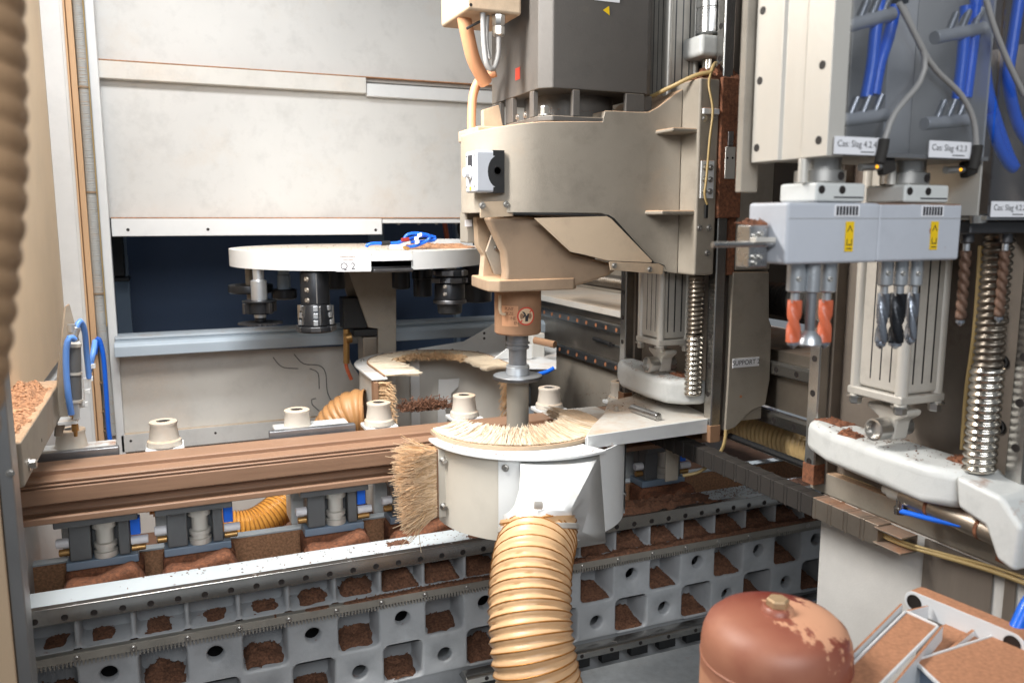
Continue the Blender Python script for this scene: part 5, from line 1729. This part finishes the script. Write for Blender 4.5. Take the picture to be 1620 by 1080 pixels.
build('elbow', MB().lathe(W(1424, 812, X=1.29), (0, 0, 1), [(.012, 0), (.013, .012), (.009, .014), (.009, .03)], 10), M['steel'], pp)
build('blue_tube', MB().tube([W(1424, 808, X=1.285), W(1440, 812, X=1.285), W(1480, 822, X=1.285), W(1530, 832, X=1.285)], .0055), M['blue'], pp)

# ------------------------------------------------------------------ drilling heads at the right
dh = thing('drill_housing', 'white aluminium housing with clear cover over the drill heads', 'machine housing', (.95, .98, 1.684))
HX, HY = .848, .902
wf = build('side_plate', MB().prism([(HX, HY, 1.685), (HX, HY + .05, 1.685), (HX + .004, HY + .055, 1.685), (HX + .004, HY + .095, 1.685), (HX, HY + .10, 1.685), (HX, HY + .16, 1.685), (HX + .03, HY + .165, 1.685), (HX + .03, HY, 1.685)], (0, 0, .6)), M['alu'], dh, .001)
for (px, py) in ((1207, 17), (1202, 128), (1197, 234), (1301, 103), (1295, 222)):
    hole(wf, W(px, py, X=HX - .0002), (-1, 0, 0), .006)
build('back_strip', MB().box(HX - .012, HX + .02, HY + .167, HY + .182, 1.64, 2.3), M['cast_dusty'], dh, .002)
build('back_plate', MB().box(HX + .031, 1.30, HY + .15, HY + .165, 1.69, 2.3), M['alu'], dh)
build('bottom_plate', MB().box(HX + .031, 1.165, HY, HY + .149, 1.686, 1.692), M['grey_box'], dh)
build('divider', MB().box(1.012, 1.016, HY + .06, HY + .149, 1.693, 2.3), M['alu'], dh)
build('divider', MB().box(1.166, 1.170, HY + .012, HY + .149, 1.604, 2.3), M['alu'], dh)
build('clear_cover', MB().box(HX + .031, 1.164, HY - .004, HY - .001, 1.686, 2.3), M['acrylic'], dh)
build('clear_cover', MB().box(1.172, 1.40, HY - .004, HY - .001, 1.597, 2.3), M['acrylic'], dh)
build('bottom_plate', MB().box(1.171, 1.40, HY, HY + .149, 1.597, 1.603), M['grey_box'], dh)
for (px, py, s) in ((1357, 231, 'Cas: Slag 4.2.4'), (1503, 237, 'Cas: Slag 4.2.3'), (1598, 331, 'Cas: Slag 4.2.2')):
    q = W(px, py, Y=HY - .0045)
    lb = build('label_plate', MB().box(q.x - .043, q.x + .043, HY - .0052, HY - .0043, q.z - .012, q.z + .012), M['label_white'], dh)
    text(lb, s, (q.x - .038, HY - .0056, q.z + .002), (1, 0, 0), (0, 0, 1), .0125, M['ink'], align='LEFT')
    build('print_line', MB().box(q.x + .005, q.x + .03, HY - .0056, HY - .0053, q.z - .0088, q.z - .0074), M['ink'], lb)
# fittings and tubes behind the clear cover
YI = HY + .03


def I(x, y, d=0):
    return W(x, y, Y=YI + d)


for (x0, y0, x1, y1) in ((1338, 42, 1412, 22), (1322, 192, 1400, 182), (1478, 60, 1558, 44), (1462, 196, 1530, 190)):
    fb = build('manifold', MB().cyl(I(x0, y0), I(x1, y1), .010, n=18), M['alu'], dh, .001)
    for k in range(3):
        f = .25 + .25 * k
        a_ = I(x0 + (x1 - x0) * f, y0 + (y1 - y0) * f)
        b2_ = I(x0 + (x1 - x0) * f + 14, y0 + (y1 - y0) * f - 34)
        build('push_fitting', MB().cyl(a_, b2_, .0062, n=12), M['bolt'], fb)
for pts in ([(1383, 150), (1392, 100), (1405, 60), (1416, 10)], [(1370, 155), (1380, 100), (1385, 50), (1395, -20)], [(1528, 155), (1535, 100), (1540, 60), (1545, -20)], [(1515, 158), (1522, 100), (1525, 60), (1528, 10)], [(1560, -20), (1556, 60), (1560, 130), (1575, 190), (1596, 248), (1605, 264), (1598, 262), (1580, 230), (1566, 180)],
            [(1615, -20), (1600, 80), (1595, 130), (1612, 200), (1640, 240)], [(1575, -10), (1590, -30)]):
    build('air_tube', MB().tube([I(x, y, .004) for x, y in pts], .0088), M['blue'], dh)
for pts in ([(1422, 5), (1445, 50), (1463, 90), (1455, 130), (1415, 180), (1398, 225)], [(1428, 10), (1455, 70), (1480, 110), (1520, 150), (1540, 190), (1545, 235)], [(1560, 0), (1575, 50), (1600, 110), (1620, 150)]):
    build('sensor_cable', MB().tube([W(x, y, Y=HY - .012) for x, y in pts], .0042), M['cable_grey'], dh)
for (x_, y_) in ((1397, 228), (1545, 238)):
    build('cable_plug', MB().tube([W(x_ + 2, y_ - 8, Y=HY - .012), W(x_, y_ + 6, Y=HY - .012), W(x_ - 6, y_ + 30, Y=HY - .012)], .0075, 12), M['rubber'], dh)
build('tape', MB().obox(I(1422, 0), (.010, 0, 0), (0, .01, 0), (0, 0, .006)), M['black'], dh, .002)


def drill_head(x, y0, label):
    """one three spindle drilling head, x its left edge"""
    z0, z1 = 1.535, 1.622
    wd_ = .172
    d = thing('drilling_unit', label, 'drilling unit', (x, y0, z0), 'drilling heads under the clear cover')
    bx = build('gear_case', MB().box(x, x + wd_, y0, y0 + .085, z0, z1), M['box_grey'], d, .005, 3)
    build('lid_line', MB().box(x + .003, x + wd_ - .003, y0 - .0006, y0 + .05, z1 - .023, z1 - .0222), M['cable_grey'], bx)
    build('flange', MB().box(x + .052, x + .145, y0 + .004, y0 + .08, z1 + .001, z1 + .028), M['cast_white'], d, .004)
    for k in (.062, .10):
        hole(d, (x + k, y0 + .0038, z1 + .018), (0, -1, 0), .006)
    build('slot', MB().box(x + .085, x + .140, y0 + .0032, y0 + .0045, z1 + .0065, z1 + .0085), M['ink'], d)
    cc = (x + .095, y0 + .045)
    build('coupling', MB().lathe((cc[0], cc[1], z1 + .0285), (0, 0, 1), [(.034, 0), (.036, .002), (.036, .018), (.03, .019), (.03, .04)], 32), M['bolt'], d)
    hole(d, (cc[0] + .006, cc[1] - .0361, z1 + .038), (0, -1, 0), .006)
    build('stud', MB().cyl((x + .05, y0 + .03, z1 + .028), (x + .05, y0 + .03, z1 + .062), .007), M['alu'], d, .001)
    sn = build('sensor', MB().cyl((x + .125, y0 - .002, z1 + .05), (x + .165, y0 - .004, z1 + .052), .0055), M['bolt'], d)
    build('lamp', MB().lathe((x + .150, y0 - .0085, z1 + .051), (0, -1, 0), [(.0026, 0), (.002, .0015)], 10), M['led_amber'], sn)
    build('plug', MB().obox((x + .172, y0 - .004, z1 + .054), (.012, 0, .004), (0, .007, 0), (-.003, 0, .012)), M['rubber'], d, .003)
    lb = build('vent_label', MB().box(x + .083, x + .130, y0 - .0012, y0 - .0003, z1 - .020, z1 - .003), M['label_white'], bx)
    for k in range(7):
        build('vent_bar', MB().box(x + .0865 + k * .006, x + .0905 + k * .006, y0 - .0018, y0 - .0013, z1 - .018, z1 - .005), M['ink'], lb)
    wl = build('warning_label', MB().box(x + .106, x + .1215, y0 - .0012, y0 - .0003, z0 + .017, z1 - .027), M['yellow'], bx)
    lx = x + .1137
    build('warning_triangle', MB().prism([(lx - .0055, y0 - .0013, z1 - .042), (lx, y0 - .0013, z1 - .032), (lx + .0055, y0 - .0013, z1 - .042), (lx + .0035, y0 - .0013, z1 - .041), (lx, y0 - .0013, z1 - .0345), (lx - .0035, y0 - .0013, z1 - .041)], (0, -.0004, 0)), M['ink'], wl)
    build('warning_mark', MB().box(lx - .005, lx + .005, y0 - .0018, y0 - .0013, z0 + .026, z0 + .0275).box(lx - .005, lx - .004, y0 - .0018, y0 - .0013, z0 + .028, z0 + .035).box(lx + .004, lx + .005, y0 - .0018, y0 - .0013, z0 + .028, z0 + .035).box(lx - .005, lx + .005, y0 - .0018, y0 - .0013, z0 + .0205, z0 + .022), M['ink'], wl)
    return d


d1 = drill_head(.801, .92, 'grey drill head with two orange drill bits, warning label in yellow')
d2 = drill_head(.975, .924, 'grey drill head with dusty patches and three steel drill bits')
[c_ for c_ in d2.children if c_.name.startswith('gear_case')][0].data.materials[0] = M['box_stained']
hole(d2, W(1475, 365, Y=.9236), (0, -1, 0), .006, M['dirt_plug'])
# latch block on the left of the first head
lt = thing('latch_block', 'steel latch block with a protruding rod beside the drill head', 'latch', (.78, .98, 1.53))
lbk = build('block', MB().box(.766, .799, .955, .985, 1.530, 1.590), M['steel'], lt, .002)
for (x, z) in ((.774, 1.575), (.784, 1.578), (.774, 1.545), (.784, 1.545), (.775, 1.537)):
    bolt(lbk, (x, .955, z), (0, -1, 0), .0035, .004, 'socket')
build('rod', MB().tube([(.80, .945, 1.5635), (.70, .952, 1.5635)], .0042, 12, .05), M['steel'], lt)
build('bar', MB().box(.765, .80, .940, .954, 1.566, 1.573), M['alu'], lt, .001)
mb = MB()
heap(mb, .768, .80, .955, .99, 1.5905, .012, 12, 12, .7, lambda u, v: .3 + u, 90, 8)
tag(build('sawdust', mb, M['rust_dust'], kind='stuff'), 'wood chips on the latch block beside the drill head', 'sawdust')

# drill bits


def drill(name, label, x, y, ztop, zchuck, ztip, r, cr, body, chuck='tool_silver', twist=.8, group='drill bits in the drilling heads'):
    t = thing(name, label, 'drill bit', (x, y, ztip), group)
    build('chuck', MB().lathe((x, y, 0), (0, 0, 1), [(cr * .8, zchuck), (cr, zchuck + .002), (cr, ztop)], 24), M[chuck], t)
    bolt(t, (x - cr * .4, y - cr * .9, zchuck + .02), (-.4, -.9, 0), .003, .002, 'socket')
    build('shank', MB().cyl((x, y, zchuck - .016), (x, y, zchuck + .001), r * .62, n=16), M['tool_silver'], t)
    mb = MB()
    L = zchuck - .012 - ztip
    n, m = 48, 20
    vs = []
    for k in range(n + 1):
        z = zchuck - .012 - L * k / n
        a0_ = twist * 2 * PI * k / n
        tp = 1 if k < n - 3 else (n - k) / 3 * .75 + .25
        for i in range(m):
            a = 2 * PI * i / m
            c = math.cos(a - a0_)
            rr = r * (1 - .42 * max(0, abs(c) - .72) / .28) * tp
            vs.append((x + math.cos(a) * rr, y + math.sin(a) * rr, z))
    fs = [((k + 1) * m + i, (k + 1) * m + (i + 1) % m, k * m + (i + 1) % m, k * m + i) for k in range(n) for i in range(m)]
    fs.append(tuple(range(m)))
    fs.append(tuple(n * m + i for i in range(m))[::-1])
    mb.add(vs, fs)
    build('flute', mb, M[body], t, angle=60)
    build('tip', MB().lathe((x, y, 0), (0, 0, 1), [(.001, ztip - .006), (r * .8, ztip), (r * .8, ztip + .004)], 16), M['drill_grey'], t)
    return t


zt0 = 1.534
for (px, pb, nm, lab, bodym, r) in ((1254, 545, 'drill_bit', 'orange spiral drill bit on the left of the first head', 'orange', .0105),
                                   (1303, 545, 'drill_bit', 'orange spiral drill bit on the right of the first head', 'orange', .0105)):
    q = W(px, pb, Y=.955)
    drill(nm, lab, q.x, .955, zt0, W(px, 462, Y=.955).z, q.z, r, .0135, bodym)
q = W(1281, 520, Y=.945)
fb = thing('flat_bit', 'slim steel boring bit between the two orange drill bits', 'drill bit', (q.x, .945, q.z), 'drill bits in the drilling heads')
build('chuck', MB().cyl((q.x, .945, W(1281, 462, Y=.945).z), (q.x, .945, zt0), .0115), M['tool_silver'], fb, .001)
build('shank', MB().cyl((q.x, .945, q.z - .002), (q.x, .945, W(1281, 462, Y=.945).z), .0075), M['steel_mid'], fb)
build('cutter', MB().lathe((q.x, .945, 0), (0, 0, 1), [(.015, q.z - .026), (.019, q.z - .022), (.017, q.z - .012), (.008, q.z - .002)], 14), M['tool_silver'], fb)
for (px, lab, bodym, r, zq) in ((1393, 'grey spiral drill bit, left of the three in the second head', 'drill_grey', .0095, 546), (1416, 'dark wide drill bit in the middle of the second head', 'tool_black', .0125, 546), (1440, 'grey spiral drill bit, right of the three in the second head', 'drill_grey', .0095, 540)):
    q = W(px, zq, Y=.965)
    drill('drill_bit', lab, q.x, .965, zt0, W(px, 452, Y=.965).z, q.z, r, .0118, bodym, twist=.6)
for (px, zq, lab) in ((1519, 510, 'rusty brown drill bit hanging left of the spring hose'), (1580, 505, 'rusty brown drill bit hanging right of the spring hose')):
    q = W(px, zq, Y=.955)
    drill('drill_bit', lab, q.x, .955, 1.60, W(px, 385, Y=.955).z, q.z, .0085, .0105, 'drill_rust', 'steel_dark', twist=3.5)
build('spindle_block', MB().box(1.175, 1.39, .93, 1.03, 1.575, 1.596), M['steel_dark'], dh, .003)
build('spindle_nipple', MB().cyl(W(1548, 352, Y=.92), W(1548, 340, Y=.92), .012), M['bolt'], dh)

# ------------------------------------------------------------------ red tank and brackets in the near right corner
tk = thing('pressure_tank', 'dark red dome topped pressure tank dusted with wood flour', 'tank', (.775, .87, .3))
TX, TY, TRR = .787, .885, .1065
ztk = 1.038
pf = [(TRR, .3), (TRR, ztk - .066), (TRR * .997, ztk - .052), (TRR * .975, ztk - .036), (TRR * .92, ztk - .022), (TRR * .80, ztk - .0105), (TRR * .6, ztk - .004), (TRR * .4, ztk - .0015), (TRR * .2, ztk), (.0001, ztk + .0005)]
build('shell', MB().lathe((TX, TY, 0), (0, 0, 1), pf, 72), M['red_tank'], tk, angle=80)
build('weld_seam', MB().lathe((TX, TY, 0), (0, 0, 1), [(TRR, ztk - .0735), (TRR + .001, ztk - .0725), (TRR + .001, ztk - .0705), (TRR, ztk - .0695)], 72), M['red_tank'], tk)
cpk = build('cap', MB().lathe((TX, TY, ztk - .001), (0, 0, 1), [(.024, 0), (.022, .006), (.0185, .009)], 32), M['red_tank'], tk)
build('hex_plug', MB().lathe((TX, TY, ztk + .008), (0, 0, 1), [(.0165, 0), (.0165, .009), (.014, .0115)], 6), M['brass_dull'], cpk, .0008)

# dusty white steel brackets
bkt = thing('mounting_bracket', 'dusty white steel channel arm with a slotted end plate', 'bracket', (1.0, .85, .95))
ZB = .965


def B(x, y, z=ZB):
    return W(x, y, Z=z)


c1_, c2_, c3_, c4_ = B(1310, 1090), B(1434, 968), B(1482, 990), B(1372, 1100)
build('channel_top', MB().prism([c1_, c2_, c3_, c4_], (0, 0, -.004)), M['bracket_white'], bkt, .002)


def lipwall(a_, b2_, h, t, up=0):
    d = (b2_ - a_).normalized()
    n = V((-d.y, d.x, 0))
    return MB().prism([a_ + V((0, 0, up)), b2_ + V((0, 0, up)), b2_ + V((0, 0, -h)), a_ + V((0, 0, -h))], n * t)


build('channel_side', lipwall(B(1300, 1090), B(1428, 960), .02, .004, .006), M['bracket_white'], bkt, .001)
build('channel_side', lipwall(B(1388, 1110), B(1488, 990), .05, -.004, .002), M['bracket_white'], bkt, .001)
for (a_, b2_) in ((c1_, c2_), (c2_, c3_), (c3_, c4_)):
    build('rim', lipwall(a_, b2_, .004, .0035, .0025), M['rim_white'], bkt, .001)
build('gusset', lipwall(B(1436, 966), B(1470, 958), .03, .004, 0), M['bracket_white'], bkt, .001)
ep0, ep1 = B(1447, 945), B(1602, 1010)
dv = (ep1 - ep0)
dl = dv.normalized()
nv = V((-dl.y, dl.x, 0))
pts = []
for (c, s0_) in ((ep0, PI / 2), (ep1, -PI / 2)):
    for k in range(9):
        a = s0_ + PI * k / 8
        pts.append(c + dl * math.cos(a) * .019 + V((0, 0, 1)) * math.sin(a) * .019 + V((0, 0, -.008)))
epl = build('end_plate', MB().prism(pts, nv * .03), M['bracket_white'], bkt, .002)
for c in (ep0, ep1):
    build('end_hole', MB().lathe(c + V((0, 0, -.008)) - nv * .0004, -nv, [(.013, 0), (.013, .0008), (.011, .0008), (.011, -.004)], 20), M['hole'], epl)
build('channel_floor', MB().prism([B(1470, 1000, ZB - .022), B(1540, 962, ZB - .022), B(1600, 1000, ZB - .022), B(1480, 1090, ZB - .022)], (0, 0, -.004)), M['bracket_white'], bkt)
build('flange', lipwall(B(1486, 1042, ZB - .012), B(1556, 985, ZB - .012), .04, .005, 0), M['bracket_white'], bkt, .001)
bx2 = thing('square_tube', 'dusty white square steel tube end in the bottom right corner', 'steel tube', (1.0, .78, .9))
q0, q1, q2, q3 = B(1449, 1045, .955), B(1580, 1003, .955), B(1700, 1040, .955), B(1560, 1150, .955)
build('top_wall', MB().prism([q0, q1, q2, q3], (0, 0, -.004)), M['bracket_white'], bx2, .001)
for (a_, b2_) in ((q0, q1), (q3, q0)):
    build('rim', lipwall(a_, b2_, .004, .003, .002), M['rim_white'], bx2, .001)
build('side_wall', lipwall(q0, q1, .10, -.004, -.0045), M['bracket_white'], bx2, .001)
ew = (q3 - q0).normalized()
build('inner_wall', lipwall(q0 + (q1 - q0) * .04, q0 + (q1 - q0) * .04 + (q3 - q0), .10, .003, -.0045), M['steel_blue'], bx2)
tag(build('blue_cable', MB().tube([W(1600, 1010, Y=.80), W(1612, 985, Y=.80), W(1630, 950, Y=.80), W(1660, 930, Y=.80)], .011), M['blue']), 'thick blue cable at the lower right edge by the bracket', 'cable')

# loose chips strewn over the hood, its arm and the carriage
mb = MB()
pts = []
for _ in range(150):
    pts.append((RND.uniform(1.14, 1.40), RND.uniform(1.97, 2.24), ZA_ + .0002))
for _ in range(50):
    a = RND.uniform(PI, 2 * PI - 1)
    pts.append((HC.x + math.cos(a) * RND.uniform(.245, .275), HC.y + math.sin(a) * RND.uniform(.245, .275), ZF + .0002))
for _ in range(120):
    pts.append((RND.uniform(1.255, 1.36), RND.uniform(1.9, 2.2), 1.1572))
for _ in range(160):
    pts.append((RND.uniform(1.255, 1.36), RND.uniform(1.0, 1.36), 1.1572))
for _ in range(160):
    pts.append((RND.uniform(.9, 1.2), RND.uniform(1.9, 2.0), 1.8385 if RND.random() < .5 else 1.8695))
for _ in range(300):
    a = RND.uniform(0, 2 * PI)
    r = .44 * math.sqrt(RND.random())
    pts.append((TC.x + math.cos(a) * r, TC.y + math.sin(a) * r, ZT + .0006))
chips(mb, pts, .0006, .0026)
tag(build('wood_chips', mb, M['sawdust'], kind='stuff'), 'loose wood chips strewn over hood plate, cast feet and carousel', 'wood chips')
